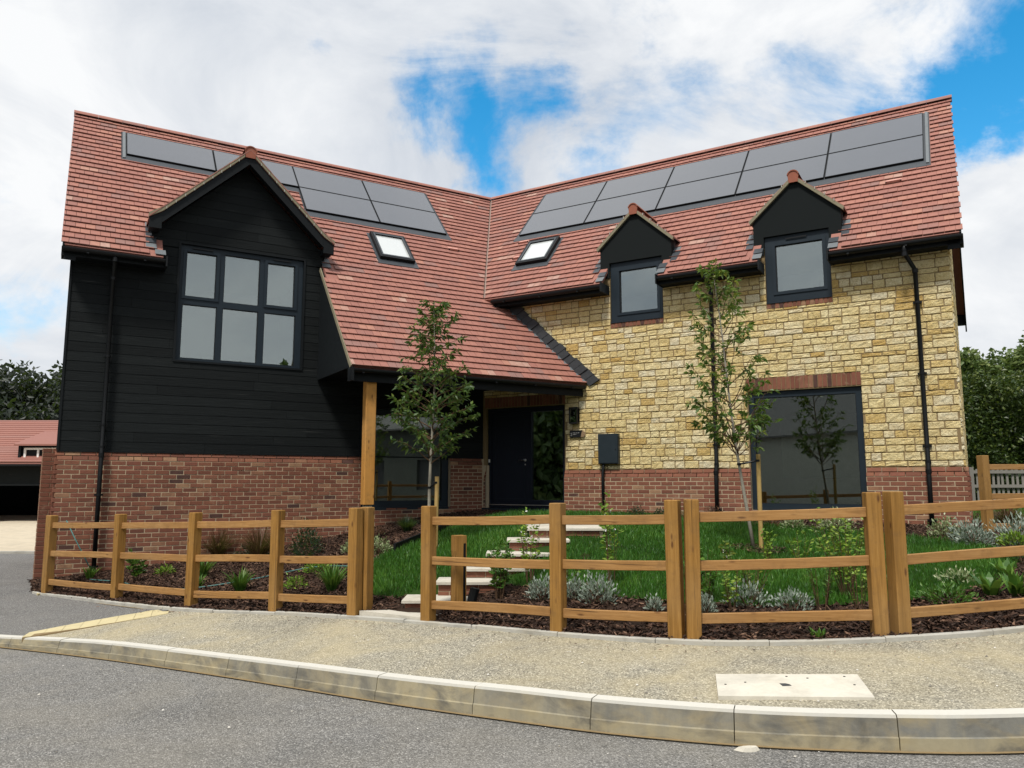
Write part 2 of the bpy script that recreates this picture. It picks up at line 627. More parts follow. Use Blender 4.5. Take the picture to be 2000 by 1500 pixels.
def quads_mesh(name, V, tint, mat, parent=None, nv=4, **kw):
    """V: (n, nv, 3) array of polygons with nv corners each."""
    n = len(V)
    me = bpy.data.meshes.new(name)
    me.vertices.add(n * nv)
    me.vertices.foreach_set('co', np.asarray(V, dtype=np.float32).reshape(-1))
    me.loops.add(n * nv)
    me.loops.foreach_set('vertex_index', np.arange(n * nv, dtype=np.int32))
    me.polygons.add(n)
    me.polygons.foreach_set('loop_start', np.arange(0, n * nv, nv, dtype=np.int32))
    me.polygons.foreach_set('loop_total', np.full(n, nv, dtype=np.int32))
    me.update(calc_edges=True)
    at = me.attributes.new('tint', 'FLOAT', 'FACE')
    at.data.foreach_set('value', np.asarray(tint, dtype=np.float32))
    me.materials.append(mat)
    return link(name, me, parent, **kw)


def unit(v):
    return v / np.maximum(np.linalg.norm(v, axis=-1, keepdims=True), 1e-9)


def leaf_quads(P, D, L, W, fold=.18, droop=.1, nrm=None):
    """rhombic folded leaves as two triangles each: base at P, direction D, length L, width W"""
    n = len(P)
    D = unit(D)
    r = nrm if nrm is not None else unit(rng.normal(size=(n, 3)))
    X = unit(np.cross(D, r))
    N = np.cross(X, D)
    L = np.asarray(L).reshape(-1, 1)
    W = np.asarray(W).reshape(-1, 1)
    tip = P + D * L + np.array([0, 0, -1.0]) * L * droop
    mid = P + D * L * .45
    a = mid + X * W * .5 + N * W * fold
    b = mid - X * W * .5 + N * W * fold
    return np.concatenate([np.stack([P, a, tip], 1), np.stack([P, tip, b], 1)], 0)


# 2D polygon tools
def clip(poly, nx, ny, c):
    """keep nx*x + ny*y >= c"""
    out = []
    n = len(poly)
    for i in range(n):
        p, q = poly[i], poly[(i + 1) % n]
        dp, dq = nx * p[0] + ny * p[1] - c, nx * q[0] + ny * q[1] - c
        if dp >= 0:
            out.append(p)
        if (dp >= 0) != (dq >= 0):
            k = dp / (dp - dq)
            out.append((p[0] + (q[0] - p[0]) * k, p[1] + (q[1] - p[1]) * k))
    return out if len(out) >= 3 else []


def area(poly):
    return abs(sum(poly[i][0] * poly[(i + 1) % len(poly)][1] - poly[(i + 1) % len(poly)][0] * poly[i][1] for i in range(len(poly)))) / 2


def sub_rect(polys, r):
    x0, x1, y0, y1 = r
    out = []
    for p in polys:
        xs = [q[0] for q in p]
        ys = [q[1] for q in p]
        if max(xs) <= x0 or min(xs) >= x1 or max(ys) <= y0 or min(ys) >= y1:
            out.append(p)
            continue
        l = clip(p, -1, 0, -x0)
        r_ = clip(p, 1, 0, x1)
        m = clip(clip(p, 1, 0, x0) or [], -1, 0, -x1) if clip(p, 1, 0, x0) else []
        for q in (l, r_):
            if q:
                out.append(q)
        if m:
            for q in (clip(m, 0, -1, -y0), clip(m, 0, 1, y1)):
                if q:
                    out.append(q)
    return [p for p in out if area(p) > 2e-5]


def rect(x0, x1, y0, y1):
    return [(x0, y0), (x1, y0), (x1, y1), (x0, y1)]


PIT = R(7.294)


def px_area(pts):
    q = []
    for p in pts:
        d = p[1] * math.cos(PIT) + p[2] * math.sin(PIT)
        if d < .2:
            return 0
        q.append((p[0] / d, (-p[1] * math.sin(PIT) + p[2] * math.cos(PIT)) / d))
    if all(abs(x) > .667 for x, y in q):
        return 0
    return area(q)


def pieces(lst, name, mat, parent, limit, smooth=False):
    """lst of (MB, front corner points); the largest in view are objects of their own, the rest one part"""
    order = sorted(range(len(lst)), key=lambda i: -px_area(lst[i][1]))
    for i in order[:limit]:
        lst[i][0].build(name, mat, parent, smooth)
    rest = MB()
    for i in order[limit:]:
        m = lst[i][0]
        k = len(rest.v)
        rest.v += m.v
        rest.f += [tuple(x + k for x in f) for f in m.f]
        rest.t += m.t
    if rest.v:
        rest.build(name + '_field', mat, parent, smooth, kind='stuff')
# ------------------------------------------------------------------ the house: frames of its two wings
K = np.array([-.5986, 16.3935, 0.0])
aV = np.array([-.864419, -.502772, 0.0])     # along the timber wing, from the inner corner to its left end
nA = np.array([.502772, -.864419, 0.0])      # outward
bV = np.array([.858354, -.513058, 0.0])      # along the stone wing, from the inner corner to its right end
nB = np.array([-.513058, -.858354, 0.0])
UP = np.array([0, 0, 1.0])


def FA(s, o, z):
    return tuple(K + aV * s + nA * o + UP * z)


def FB(s, o, z):
    return tuple(K + bV * s + nB * o + UP * z)


def ER(t, o, z):      # right gable end, t = depth behind the front
    return tuple(K + bV * (8.81 + o) - nB * t + UP * z)


def EL(t, o, z):
    return tuple(K + aV * (7.80 + o) - nA * t + UP * z)


CLIP = simple('clip_metal', (.42, .41, .37), .5)
house = thing('house', 'large house with a black timber wing and a yellow stone wing under red tiles', 'house', (0.3, 15.5, -.7))

EAVE, PH, DEP = 3.85, R(47), 3.12
cP, sP = math.cos(PH), math.sin(PH)
URIDGE = (DEP + .35) / cP


def roof_frame(e, n):
    def P(s, u, h):
        return tuple(K + e * s + n * (.35 - u * cP + h * sP) + UP * (EAVE + u * sP + h * cP))
    return P


RA, RB = roof_frame(aV, nA), roof_frame(bV, nB)


# ---- wall backing
def backing(P, polys, o0, o1, name, mat, parent=None, more=(), o2=0):
    m = MB()
    for p in polys:
        m.wedge(P, p, o1, o0)
    for p in more:
        m.wedge(P, p, o1, o2)
    return m.build(name, mat, parent or house)


holesA = [(3.95, 6.15, 2.13, 4.24), (.80, 2.71, -.50, 1.45)]
holesB = [(.06, 1.93, -.53, 1.555), (5.57, 7.42, -.48, 1.585), (2.965, 4.05, 3.11, 4.32), (5.96, 7.05, 3.14, 4.35)]
GC, GS = 5.09, .96           # timber gable: centre line and slope


def cut(polys, holes):
    for h in holes:
        polys = sub_rect(polys, h)
    return polys


gab = clip(clip(rect(3.55, 6.63, 4.18, 6.2), -GS, -1, -(5.88 + GS * GC)), GS, -1, -(5.88 - GS * GC))
brick_wall_a = backing(FA, cut([rect(-.16, 7.80, -1.95, .355)], holesA), .046, -.28, 'brick_wall', MORT_B, None, cut([rect(-.16, 7.80, .3555, .50)], holesA), .002)
backing(FA, cut([rect(-.16, 7.80, .503, 4.18), gab], holesA), -.024, -.28, 'timber_wall', BLACK)
brick_wall_b = backing(FB, cut([rect(-.17, 8.83, -1.2, .09)], holesB), .046, -.28, 'brick_wall', MORT_B, None, cut([rect(-.17, 8.83, .0905, .235)], holesB), -.002)
stone_wall = backing(FB, cut([rect(-.17, 8.80, .238, 4.16)], holesB), -.001, -.28, 'stone_wall', MORT_S)
# gable ends and rear walls
gz = EAVE + .35 * math.tan(PH)
ge = [(.28, -1.9), (6.24, -1.9), (6.24, gz - .05), (3.12, gz - .05 + 3.12 * math.tan(PH)), (.28, gz + .28 * math.tan(PH) - .05)]
backing(EL, [ge], -.02, -.28, 'gable_wall', BLACK)
end_wall = backing(ER, [ge], -.001, -.28, 'gable_wall', MORT_S)
m = MB()
m.box(FA, -3.8, 7.5, -6.24, -5.96, -1.9, 4.1)
m.build('rear_wall', ROOM, house)
m = MB()
m.box(FB, -3.8, 8.5, -6.24, -5.96, -1.9, 4.1)
m.build('rear_wall', ROOM, house)
# floors and ceilings inside, partitions
for z0, z1, mt, nm in ((-.62, -.52, FLOORI, 'ground_floor'), (1.95, 2.06, ROOM, 'upper_floor'), (4.42, 4.5, ROOM, 'ceiling')):
    for P, l in ((FA, 7.5), (FB, 8.5)):
        m = MB()
        m.box(P, -1.2 if P is FA else .05, l, -5.95, -.285 if z1 < 4 else -.6, z0 + (.003 if P is FA else 0), z1 + (.003 if P is FA else 0))
        m.build(nm, mt, house)
m = MB()
m.box(FA, 2.9, 3.0, -5.9, -.3, -.515, 1.94)
m.box(FA, 3.3, 3.4, -5.9, -.3, 2.07, 4.41)
m.box(FA, .3, 2.9, -4.3, -4.2, -.515, 1.94)
m.box(FA, 3.4, 7.4, -4.3, -4.2, 2.07, 4.41)
m.box(FB, 2.2, 2.3, -5.9, -.3, -.515, 1.94)
m.box(FB, 4.6, 4.7, -5.9, -.3, -.515, 1.94)
m.box(FB, 4.7, 8.4, -4.6, -4.5, -.515, 1.94)
m.box(FB, 5.1, 5.2, -5.9, -.6, 2.07, 4.41)
m.box(FB, .1, 8.4, -3.2, -3.1, 2.07, 4.41)
m.box(FB, .4, 2.2, -3.0, -2.9, -.515, 1.94)
m.build('partition_wall', ROOM, house)


# ---- bricks
def brick_piece(P, x0, x1, z0, z1, fo, t, dep=.03, j=.0025):
    m = MB()
    d = random.uniform(-j, j)
    c = .004
    A = [P(x0 + c, fo(z0) + d, z0 + c), P(x1 - c, fo(z0) + d, z0 + c), P(x1 - c, fo(z1) + d, z1 - c), P(x0 + c, fo(z1) + d, z1 - c)]
    B = [P(x0, fo(z0) + d - .005, z0), P(x1, fo(z0) + d - .005, z0), P(x1, fo(z1) + d - .005, z1), P(x0, fo(z1) + d - .005, z1)]
    D = [P(x0, fo(z0) - dep, z0), P(x1, fo(z0) - dep, z0), P(x1, fo(z1) - dep, z1), P(x0, fo(z1) - dep, z1)]
    m.faces(A + B + D, [(0, 1, 2, 3)] + [(k, (k + 1) % 4, 4 + (k + 1) % 4, 4 + k) for k in range(4)] + [(4 + k, 4 + (k + 1) % 4, 8 + (k + 1) % 4, 8 + k) for k in range(4)], t)
    return (m, A)


def btint():
    r = random.random()
    if r < .03:
        return random.uniform(0, .06)
    if r > .93:
        return random.uniform(.9, 1)
    return random.uniform(.1, .9)


def brick_field(P, s0, s1, ztop, zbot, fo, holes, seed=0):
    random.seed(100 + seed)
    out = []
    i = 0
    z = ztop
    while z - .065 > zbot:
        z1, z0 = z - .005, z - .070
        x = s0 - (.1125 if i % 2 else 0)
        while x < s1:
            lo, hi = max(s0, x + .005), min(s1, x + .22)
            x += .225
            if hi - lo < .04:
                continue
            ps = cut([rect(lo, hi, z0, z1)], holes)
            for p in ps:
                xs, zs = [q[0] for q in p], [q[1] for q in p]
                if max(xs) - min(xs) > .03 and max(zs) - min(zs) > .02:
                    out.append(brick_piece(P, min(xs), max(xs), min(zs), max(zs), fo, btint()))
        z -= .075
        i += 1
    return out


def splay(ztop):
    return lambda z: .05 - max(0, min(1, (z - (ztop - .15)) / .15)) * .042


def soldier(P, s0, s1, z0, z1, off):
    out = []
    n = round((s1 - s0) / .075)
    w = (s1 - s0) / n
    for k in range(n):
        out.append(brick_piece(P, s0 + k * w + .005, s0 + (k + 1) * w - .004, z0, z1, lambda z: off, btint() if random.random() < .9 else .03))
    return out


pad = lambda hs, d=.0: [(h[0] - d, h[1] + d, h[2] - d, h[3] + d) for h in hs]
bA = brick_field(FA, 0.06, 7.85, .505, -1.80, splay(.505), holesA, 1)
bB = brick_field(FB, 0.0, 8.86, .24, -1.0, splay(.24), holesB, 2)
bB += soldier(FB, .02, 1.95, 1.57, 1.785, .004) + soldier(FB, 5.55, 7.42, 1.60, 1.815, .006)
bB += soldier(FB, 2.965, 4.05, 3.01, 3.105, .008) + soldier(FB, 5.96, 7.05, 3.04, 3.135, .008)
order = sorted([(px_area(p[1]), 0, i) for i, p in enumerate(bA)] + [(px_area(p[1]), 1, i) for i, p in enumerate(bB)], reverse=True)[:300]
nA_, nB_ = sum(1 for o in order if o[1] == 0), sum(1 for o in order if o[1] == 1)
pieces(bA, 'brick', BRICK, brick_wall_a, nA_)
pieces(bB, 'brick', BRICK, brick_wall_b, nB_)
bE = brick_field(ER, -.05, 6.2, .24, -1.2, splay(.24), [], 3)
pieces(bE, 'brick', BRICK, end_wall, 0)
bE = brick_field(EL, 0, 6.2, .505, -1.9, splay(.505), [], 4)
pieces(bE, 'brick', BRICK, bpy.data.objects['gable_wall'], 0)


# ---- coursed rubble stone
def stone_piece(P, x0, x1, z0, z1, t):
    m = MB()
    nx, nz = (6, 5) if x1 - x0 > .2 else (5, 5)
    w, h = x1 - x0, z1 - z0
    proud = random.uniform(.005, .013)
    tilt = random.uniform(-.005, .005)
    rr = min(w, h) * random.uniform(.06, .16)
    V = []
    for j in range(nz + 1):
        for i in range(nx + 1):
            fu, fv = min(.12, .008 / w), min(.2, .008 / h)
            u = (0, fu, *[fu + (1 - 2 * fu) * q / (nx - 2) for q in range(1, nx - 2)], 1 - fu, 1)[i]
            v = (0, fv, *[fv + (1 - 2 * fv) * q / (nz - 2) for q in range(1, nz - 2)], 1 - fv, 1)[j]
            edge = min(min(u, 1 - u) * w, min(v, 1 - v) * h)
            x, z = x0 + u * w, z0 + v * h
            if edge < 1e-6:
                # rounded corners and a wavering edge
                x += random.uniform(-.004, .004)
                z += random.uniform(-.003, .003)
                cx, cz = min(u, 1 - u) * w, min(v, 1 - v) * h
                if cx < 1e-6 and cz < 1e-6:
                    x += (rr * .45) * (1 if u < .5 else -1)
                    z += (rr * .35) * (1 if v < .5 else -1)
                o = .0015
            else:
                o = proud + tilt * (u - .5) * 2 + random.uniform(-.004, .006)
            V.append(P(x, o, z))
    F = []
    for j in range(nz):
        for i in range(nx):
            k = j * (nx + 1) + i
            F.append((k, k + 1, k + nx + 2, k + nx + 1))
    ring = list(range(nx + 1)) + [j * (nx + 1) + nx for j in range(1, nz + 1)] + [nz * (nx + 1) + i for i in range(nx - 1, -1, -1)] + [j * (nx + 1) for j in range(nz - 1, 0, -1)]
    base = len(V)
    for k in ring:
        i, j = k % (nx + 1), k // (nx + 1)
        V.append(tuple(np.array(V[k]) - np.array(P(0, .024, 0)) + np.array(P(0, 0, 0))))
    L = len(ring)
    for q in range(L):
        F.append((ring[q], base + q, base + (q + 1) % L, ring[(q + 1) % L]))
    m.faces(V, F, t)
    return (m, [P(x0, 0, z0), P(x1, 0, z0), P(x1, 0, z1), P(x0, 0, z1)])


def stone_field(P, s0, s1, z0, z1, holes, clipf=None, seed=5):
    random.seed(seed)
    out = []

    def put(lo, hi, za, zb):
        lo, hi = max(s0, lo + .007), min(s1, hi - .007)
        if hi - lo < .05:
            return
        for p in cut([rect(lo, hi, za + .007, min(zb, z1) - .007)], holes):
            xs, zs = [q[0] for q in p], [q[1] for q in p]
            if max(xs) - min(xs) < .035 or max(zs) - min(zs) < .03:
                continue
            if clipf and not clipf((min(xs) + max(xs)) / 2, max(zs)):
                continue
            r = random.random()
            t = random.uniform(.3, 1) if r > .16 else random.uniform(0, .25)
            out.append(stone_piece(P, min(xs), max(xs), min(zs), max(zs), t))

    z = z0
    while z < z1 - .04:
        H = random.choice((.20, .215, .23, .245))
        if z1 - z < .3:
            H = z1 - z
        x = s0 - random.uniform(0, .3)
        while x < s1:
            seg = random.uniform(.45, 1.5)
            sp = random.choice((.36, .40, .5, .55, .62, .66)) * H
            for za, zb in ((z, z + sp), (z + sp, z + H)):
                q = x
                while q < x + seg - .001:
                    L = random.uniform(.15, .33)
                    if x + seg - q - L < .12:
                        L = x + seg - q
                    put(q, q + L, za, zb)
                    q += L
            x += seg
        z += H
    return out


shB = [(.02, 1.95, -.5, 1.79), (5.55, 7.42, -.5, 1.82), (2.96, 4.055, 3.005, 4.4), (5.955, 7.055, 3.035, 4.4)]
pieces(stone_field(FB, 0, 8.80, .245, 3.85, shB), 'stone', STONE, stone_wall, 300)
pieces(stone_field(ER, -.0, 6.2, .245, 7.0, [], lambda t, z: z < gz - .15 + min(t, 6.24 - t) * math.tan(PH), 9), 'stone', STONE, end_wall, 0)

# ---- black boards on the timber wing
random.seed(21)
timber = bpy.data.objects['timber_wall']
bd = []
z = .512
row = 0
while z < 5.9:
    z0, z1 = z, z + .165
    x = -.02 - random.uniform(0, 2)
    while x < 7.82:
        L = random.uniform(2.2, 3.9)
        lo, hi = max(.03, x), min(7.815, x + L - .003)
        x += L
        if hi - lo < .05:
            continue
        ps = []
        if z0 < 4.12:
            ps.append(rect(lo, hi, z0, min(z1, 4.16)) if z1 < 4.16 else rect(lo, hi, z0, 4.16))
        if z1 > 4.17:
            g0, g1 = max(lo, 3.57), min(hi, 6.61)
            if g1 - g0 > .03:
                q = rect(g0, g1, max(z0, 4.163), z1)
                q = clip(q, -GS, -1, -(5.86 + GS * GC))
                q = clip(q, GS, -1, -(5.86 - GS * GC)) if q else []
                if q:
                    ps.append(q)
        for p in cut(ps, pad(holesA, .012)):
            m = MB()
            fo = lambda zz: .006 - (zz - z0) / .165 * .004
            t = random.random()
            m.prism([FA(s, -.022, q) for s, q in p], [FA(s, fo(q), q - (.0 if q < z0 + .01 else .004)) for s, q in p], t)
            m.build('board', BOARD, timber)
    z += .165
m = MB()
m.box(FA, 7.80, 7.835, -.06, .02, .52, 3.70)          # corner trim
m.build('corner_board', BLACK, house)
m = MB()
m.box(FA, .03, 7.83, -.02, .028, .494, .512)          # drip board over the brick
m.build('drip_board', BLACK, house)
for P, t0 in ((EL, 0),):                              # boards on the far left end, row by row
    m = MB()
    z = .512
    while z < 7.3:
        q = rect(.0, 6.22, z, z + .161)
        q = clip(q, math.tan(PH), -1, -(gz - .08))
        q = clip(q, -math.tan(PH), -1, -(gz - .08 + 6.24 * math.tan(PH))) if q else []
        if q:
            m.prism([P(s, -.02, zz) for s, zz in q], [P(s, .013 - (zz - z) / .165 * .011, zz) for s, zz in q], random.random())
        z += .165
    m.build('board_field', BOARD, bpy.data.objects['gable_wall'], kind='stuff')


# ---- windows
def window(P, s0, s1, z0, z1, panes, off, sashes=(), sill=None, vents=(), frame_mat=None, d=.07, name='window'):
    fm = frame_mat or FRAME
    m = MB()
    for p in cut([rect(s0, s1, z0, z1)], panes):
        m.wedge(P, p, off - d, off)
    for k in sashes:
        x0, x1, y0, y1 = panes[k]
        for p in cut([rect(x0 - .055, x1 + .055, y0 - .05, y1 + .05)], [panes[k]]):
            m.wedge(P, p, off + .0005, off + .016)
    w = m.build(name, fm, house)
    for (x0, x1, y0, y1) in panes:
        g = MB()
        g.box(P, x0 - .01, x1 + .01, off - .045, off - .038, y0 - .01, y1 + .01)
        g.build('pane', GLASS, w)
        bead = MB()
        for p in cut([rect(x0, x1, y0, y1)], [(x0 + .008, x1 - .008, y0 + .008, y1 - .008)]):
            bead.wedge(P, p, off - .037, off - .006)
        bead.build('glazing_bead', PLAST, w)
    if sill:
        m = MB()
        m.box(P, s0 - sill[0], s1 + sill[0], off - .02, off + sill[1], z0 - (.045 if z0 < 0 else .012), z0 + (-.002 if z0 < 0 else .012))
        m.build('sill', fm, w)
    for (x0, x1, zz) in vents:
        m = MB()
        m.box(P, x0, x1, off + .017, off + .034, zz, zz + .022)
        m.build('trickle_vent', PLAST, w)
    return w


pA = [(5.53, 6.04, 3.30, 4.11), (4.76, 5.39, 3.26, 4.15), (4.11, 4.62, 3.30, 4.11), (5.49, 6.07, 2.18, 3.15), (4.76, 5.39, 2.18, 3.15), (4.07, 4.65, 2.18, 3.15)]
window(FA, 3.955, 6.145, 2.135, 4.235, pA, -.03, (0, 2), None, ((5.6, 5.95, 4.168), (4.2, 4.52, 4.168)))
window(FA, .805, 2.705, -.495, 1.445, [(.95, 2.56, -.37, 1.34)], -.06, (), (.02, .11))
window(FB, 5.575, 7.415, -.475, 1.58, [(5.66, 7.32, -.365, 1.475)], -.05, (), None)
window(FB, 2.97, 4.045, 3.115, 4.315, [(3.155, 3.93, 3.30, 4.145)], -.03, (0,), (.0, .05))
window(FB, 5.965, 7.045, 3.145, 4.345, [(6.14, 6.93, 3.335, 4.175)], -.03, (0,), (.0, .05), ((6.33, 6.68, 4.262),))
# dark linings of the openings in the timber wall
for (x0, x1, y0, y1) in holesA:
    m = MB()
    for p in cut([rect(x0 - .035, x1 + .035, max(y0 - .03, .515) if y0 > 0 else .515, y1 + .03)], [(x0 + .004, x1 - .004, y0 + .004 if y0 > 0 else -1, y1 - .004)]):
        m.wedge(FA, p, -.1, .020)
    m.build('window_trim', BLACK, house)
# things just visible inside the ground floor rooms
m = MB()
for k in range(9):
    m.box(FB, 7.55, 7.60, -2.2, -2.15, -.5, .4)
m.box(FB, 5.2, 7.2, -4.49, -4.45, .1, 1.5)
m.build('inner_panel', WHITE, house)

# ---- front door with its side light
dr = MB()
for p in cut([rect(.065, 1.925, -.525, 1.55)], [(.15, 1.02, -.43, 1.47), (1.12, 1.85, -.36, 1.45)]):
    dr.wedge(FB, p, -.16, -.07)
door = dr.build('front_door', DOORM, house)
m = MB()
m.box(FB, .152, 1.018, -.15, -.095, -.428, 1.468)
leaf = m.build('door_leaf', DOORM, door)
m = MB()
for p in cut([rect(.23, .94, -.34, 1.39)], [(.236, .934, -.334, 1.384)]):
    m.wedge(FB, p, -.0955, -.0915)
m.build('door_moulding', FRAME, door)
m = MB()
m.box(FB, 1.11, 1.86, -.125, -.118, -.37, 1.46)
m.build('side_pane', GLASS, door)
m = MB()
m.tube([FB(.965, -.09, .455), FB(.965, -.045, .455), FB(.955, -.04, .455), FB(.83, -.04, .457)], .010, 8)
m.tube([FB(.965, -.093, .455), FB(.965, -.088, .455)], .026, 12)
m.tube([FB(.965, -.093, .365), FB(.965, -.086, .365)], .014, 10)
m.build('door_handle', CHROME, door)
m = MB()
m.box(FB, .075, .115, -.069, -.066, .42, .485)
m.build('sticker', WHITE, door)
m = MB()
m.box(FB, .07, 1.92, -.09, -.05, -.47, -.455)
m.build('threshold_strip', CHROME, door)
m = MB()
m.box(FB, .0, 1.98, -.1, .09, -.60, -.53)
m.build('doorstep', FRAME, door)

# ------------------------------------------------------------------ roofs
GA = .175
panA = [(.29, 1.925, 2.57, 4.56), (1.94, 3.59, 2.57, 4.56), (3.60, 5.32, 3.57, 4.56), (5.335, 7.02, 3.57, 4.56)]
panB = [(.08 + 1.69 * k, .08 + 1.69 * (k + 1) - .015, 2.57, 4.56) for k in range(5)]
skyA, skyB = (1.53, 2.31, 1.0, 2.0), (.56, 1.34, 1.15, 2.08)
arrA = [(.22, 3.62, 2.33, 4.62), (3.55, 7.12, 3.35, 4.62)]
arrB = [(.0, 8.63, 2.33, 4.62)]
hA = arrA + [(skyA[0] - .06, skyA[1] + .06, skyA[2] - .16, skyA[3] + .05)]
hB = arrB + [(skyB[0] - .06, skyB[1] + .06, skyB[2] - .16, skyB[3] + .05)]
DORM = [(3.51, 5.34, .90, .80), (6.52, 5.37, .90, .80)]     # centre, apex height, slope, half width


def tile_piece(P, poly, u0, t):
    m = MB()
    xs = [p[0] for p in poly]
    mid = tile_piece.mid
    halves = [poly]
    if min(xs) + .02 < mid < max(xs) - .02:
        halves = [clip(poly, -1, 0, -(mid - .003)), clip(poly, 1, 0, mid + .003)]
    jit = random.uniform(-.003, .003)
    for h in halves:
        if not h:
            continue
        hh = lambda u: .046 + jit - .027 * (u - u0) / GA
        m.prism([P(s, u, hh(u) - .016) for s, u in h], [P(s, u, hh(u)) for s, u in h], min(1, max(0, t + random.uniform(-.06, .06))))
    return (m, [P(s, u, .03) for s, u in poly])


def tile_roof(P, smin, smax, u_lo, u_hi, holes, clips, drop, seed):
    random.seed(seed)
    out = []
    i = round(u_lo / GA)
    while i * GA < u_hi - .03:
        u0 = i * GA
        off = (0, .075, .15, .225)[(i * 3) % 4] if False else (.0 if i % 2 else .075)
        x = math.floor(smin / .30) * .30 - .3 + off
        while x < smax:
            lo, hi = max(smin, x + .003), min(smax, x + .297)
            tile_piece.mid = x + .15
            x += .30
            if hi - lo < .02:
                continue
            q = rect(lo, hi, u0, min(u0 + GA + .03, u_hi + .01))
            for c in clips:
                q = clip(q, *c) if q else []
            if not q:
                continue
            for p in cut([q], holes):
                ws = [w[1] for w in p]
                if max(ws) - min(ws) < .035 and min(ws) > u0 + .1:
                    continue
                cs = sum(w[0] for w in p) / len(p)
                cu = sum(w[1] for w in p) / len(p)
                if drop(cs, cu):
                    continue
                t = min(1, max(0, random.gauss(.55, .2)))
                if random.random() < .05:
                    t = random.uniform(0, .15)
                out.append(tile_piece(P, p, u0, t))
        i += 1
    return out


def zz(u):
    return EAVE + u * sP


def oo(u):
    return .35 - u * cP


def dropA(s, u):
    if s > 3.5 and zz(u) < 5.98 - GS * abs(s - GC) - .02 and abs(s - GC) < 1.62:
        return True
    return oo(u) > -.14 and 3.66 < s < 6.44


def dropB(s, u):
    for c, ap, sl, hw in DORM:
        if zz(u) < ap - sl * abs(s - c) - .03 and abs(s - c) < hw:
            return True
        if oo(u) > -.14 and abs(s - c) < .565:
            return True
    return False


kv = .5896
cA = (1, kv * cP, kv * .35 + .03)            # valley line:  s + kv*u*cP >= kv*.35
tA = tile_roof(RA, -2.2, 7.98, 0, URIDGE, hA, [cA], dropA, 31)
tA += tile_roof(RA, -1.6, 3.66, -15 * GA, 0, [], [(.875, -.484 * cP, -.484 * .35 + .02)], lambda s, u: False, 32)
tB = tile_roof(RB, -2.2, 9.02, 0, URIDGE, hB, [cA], dropB, 33)

m = MB()
qa = clip(rect(-3.2, 7.94, -.03, URIDGE), *cA)
for p in cut([qa], [(3.60, 6.46, -.5, .60)]):
    m.prism([RA(s, u, -.05) for s, u in p], [RA(s, u, .012) for s, u in p])
qa = clip(rect(-3.2, 3.64, -15 * GA + .02, -.031), .875, -.484 * cP, -.484 * .35 + .01)
m.prism([RA(s, u, -.05) for s, u in qa], [RA(s, u, .012) for s, u in qa])


def back_slope(P, e, n, smax):
    q = [(-kv * -0 - 1.84, -3.12), (smax, -3.12), (smax, -6.62), (-3.9, -6.62)]
    t = math.tan(PH)
    f = lambda s, o, h: tuple(K + e * s + n * o + UP * (zz(URIDGE) + (o + 3.12) * t + h))
    m.prism([f(s, o, -.05) for s, o in q], [f(s, o, .02) for s, o in q])


back_slope(FA, aV, nA, 7.78)
roof_a = m.build('roof', TILE, house)
m = MB()
qb = clip(rect(-3.2, 8.98, -.03, URIDGE), *cA)
for p in cut([qb], [(2.93, 4.09, -.5, .62), (5.92, 7.09, -.5, .62)]):
    m.prism([RB(s, u, -.05) for s, u in p], [RB(s, u, .012) for s, u in p])
back_slope(FB, bV, nB, 8.98)
roof_b = m.build('roof', TILE, house)
order = sorted([(px_area(p[1]), 0) for p in tA] + [(px_area(p[1]), 1) for p in tB], reverse=True)[:300]
ka = sum(1 for o in order if o[1] == 0)
pieces(tA, 'tile', TILE, roof_a, ka)
pieces(tB, 'tile', TILE, roof_b, 300 - ka)

# valley channel
m = MB()
vl = lambda u, h, w: tuple(np.array(RA(kv * (.35 - u * cP) + w, u, h)))
m.prism([vl(.03, .012, -.03), vl(.03, .012, .03), vl(URIDGE, .012, .03), vl(URIDGE, .012, -.03)], [vl(.03, .02, -.03), vl(.03, .02, .03), vl(URIDGE, .02, .03), vl(URIDGE, .02, -.03)])
m.build('valley_gutter', simple('brown_valley', (.16, .11, .09), .7), house)
m = MB()
m.prism([vl(.0, .05, -.008), vl(.0, .05, .008), vl(URIDGE - .05, .05, .008), vl(URIDGE - .05, .05, -.008)], [vl(.0, .062, -.008), vl(.0, .062, .008), vl(URIDGE - .05, .062, .008), vl(URIDGE - .05, .062, -.008)])
m.build('valley_bead', simple('pale_valley', (.34, .26, .22), .6), house)


# ridge tiles
def half_round(m, p0, p1, side, r, th=.018, n=8, t=.5):
    p0, p1 = np.array(p0), np.array(p1)
    side = np.array(side)
    out, inn = [], []
    for k in range(n + 1):
        an = math.pi * (k / n) * .86 + math.pi * .07
        d = side * math.cos(an) + UP * math.sin(an)
        out.append((p0 + d * r, p1 + d * r))
        inn.append((p0 + d * (r - th), p1 + d * (r - th)))
    for k in range(n):
        m.poly([out[k][0], out[k][1], out[k + 1][1], out[k + 1][0]], t)
        m.poly([inn[k][0], inn[k + 1][0], inn[k + 1][1], inn[k][1]], t)
        m.poly([out[k][0], out[k + 1][0], inn[k + 1][0], inn[k][0]], t)
        m.poly([out[k][1], inn[k][1], inn[k + 1][1], out[k + 1][1]], t)


RZ = zz(URIDGE)
for P, n_, e_, smax in ((FA, nA, aV, 7.99), (FB, nB, bV, 9.03)):
    s = smax
    while s > -1.7:
        m = MB()
        s2 = max(s - .446, -1.84)
        half_round(m, P(s, -DEP, RZ - .045), P(s2, -DEP, RZ - .045), n_, .125, t=random.uniform(.1, .7))
        m.build('ridge_tile', TILE, house)
        s -= .45

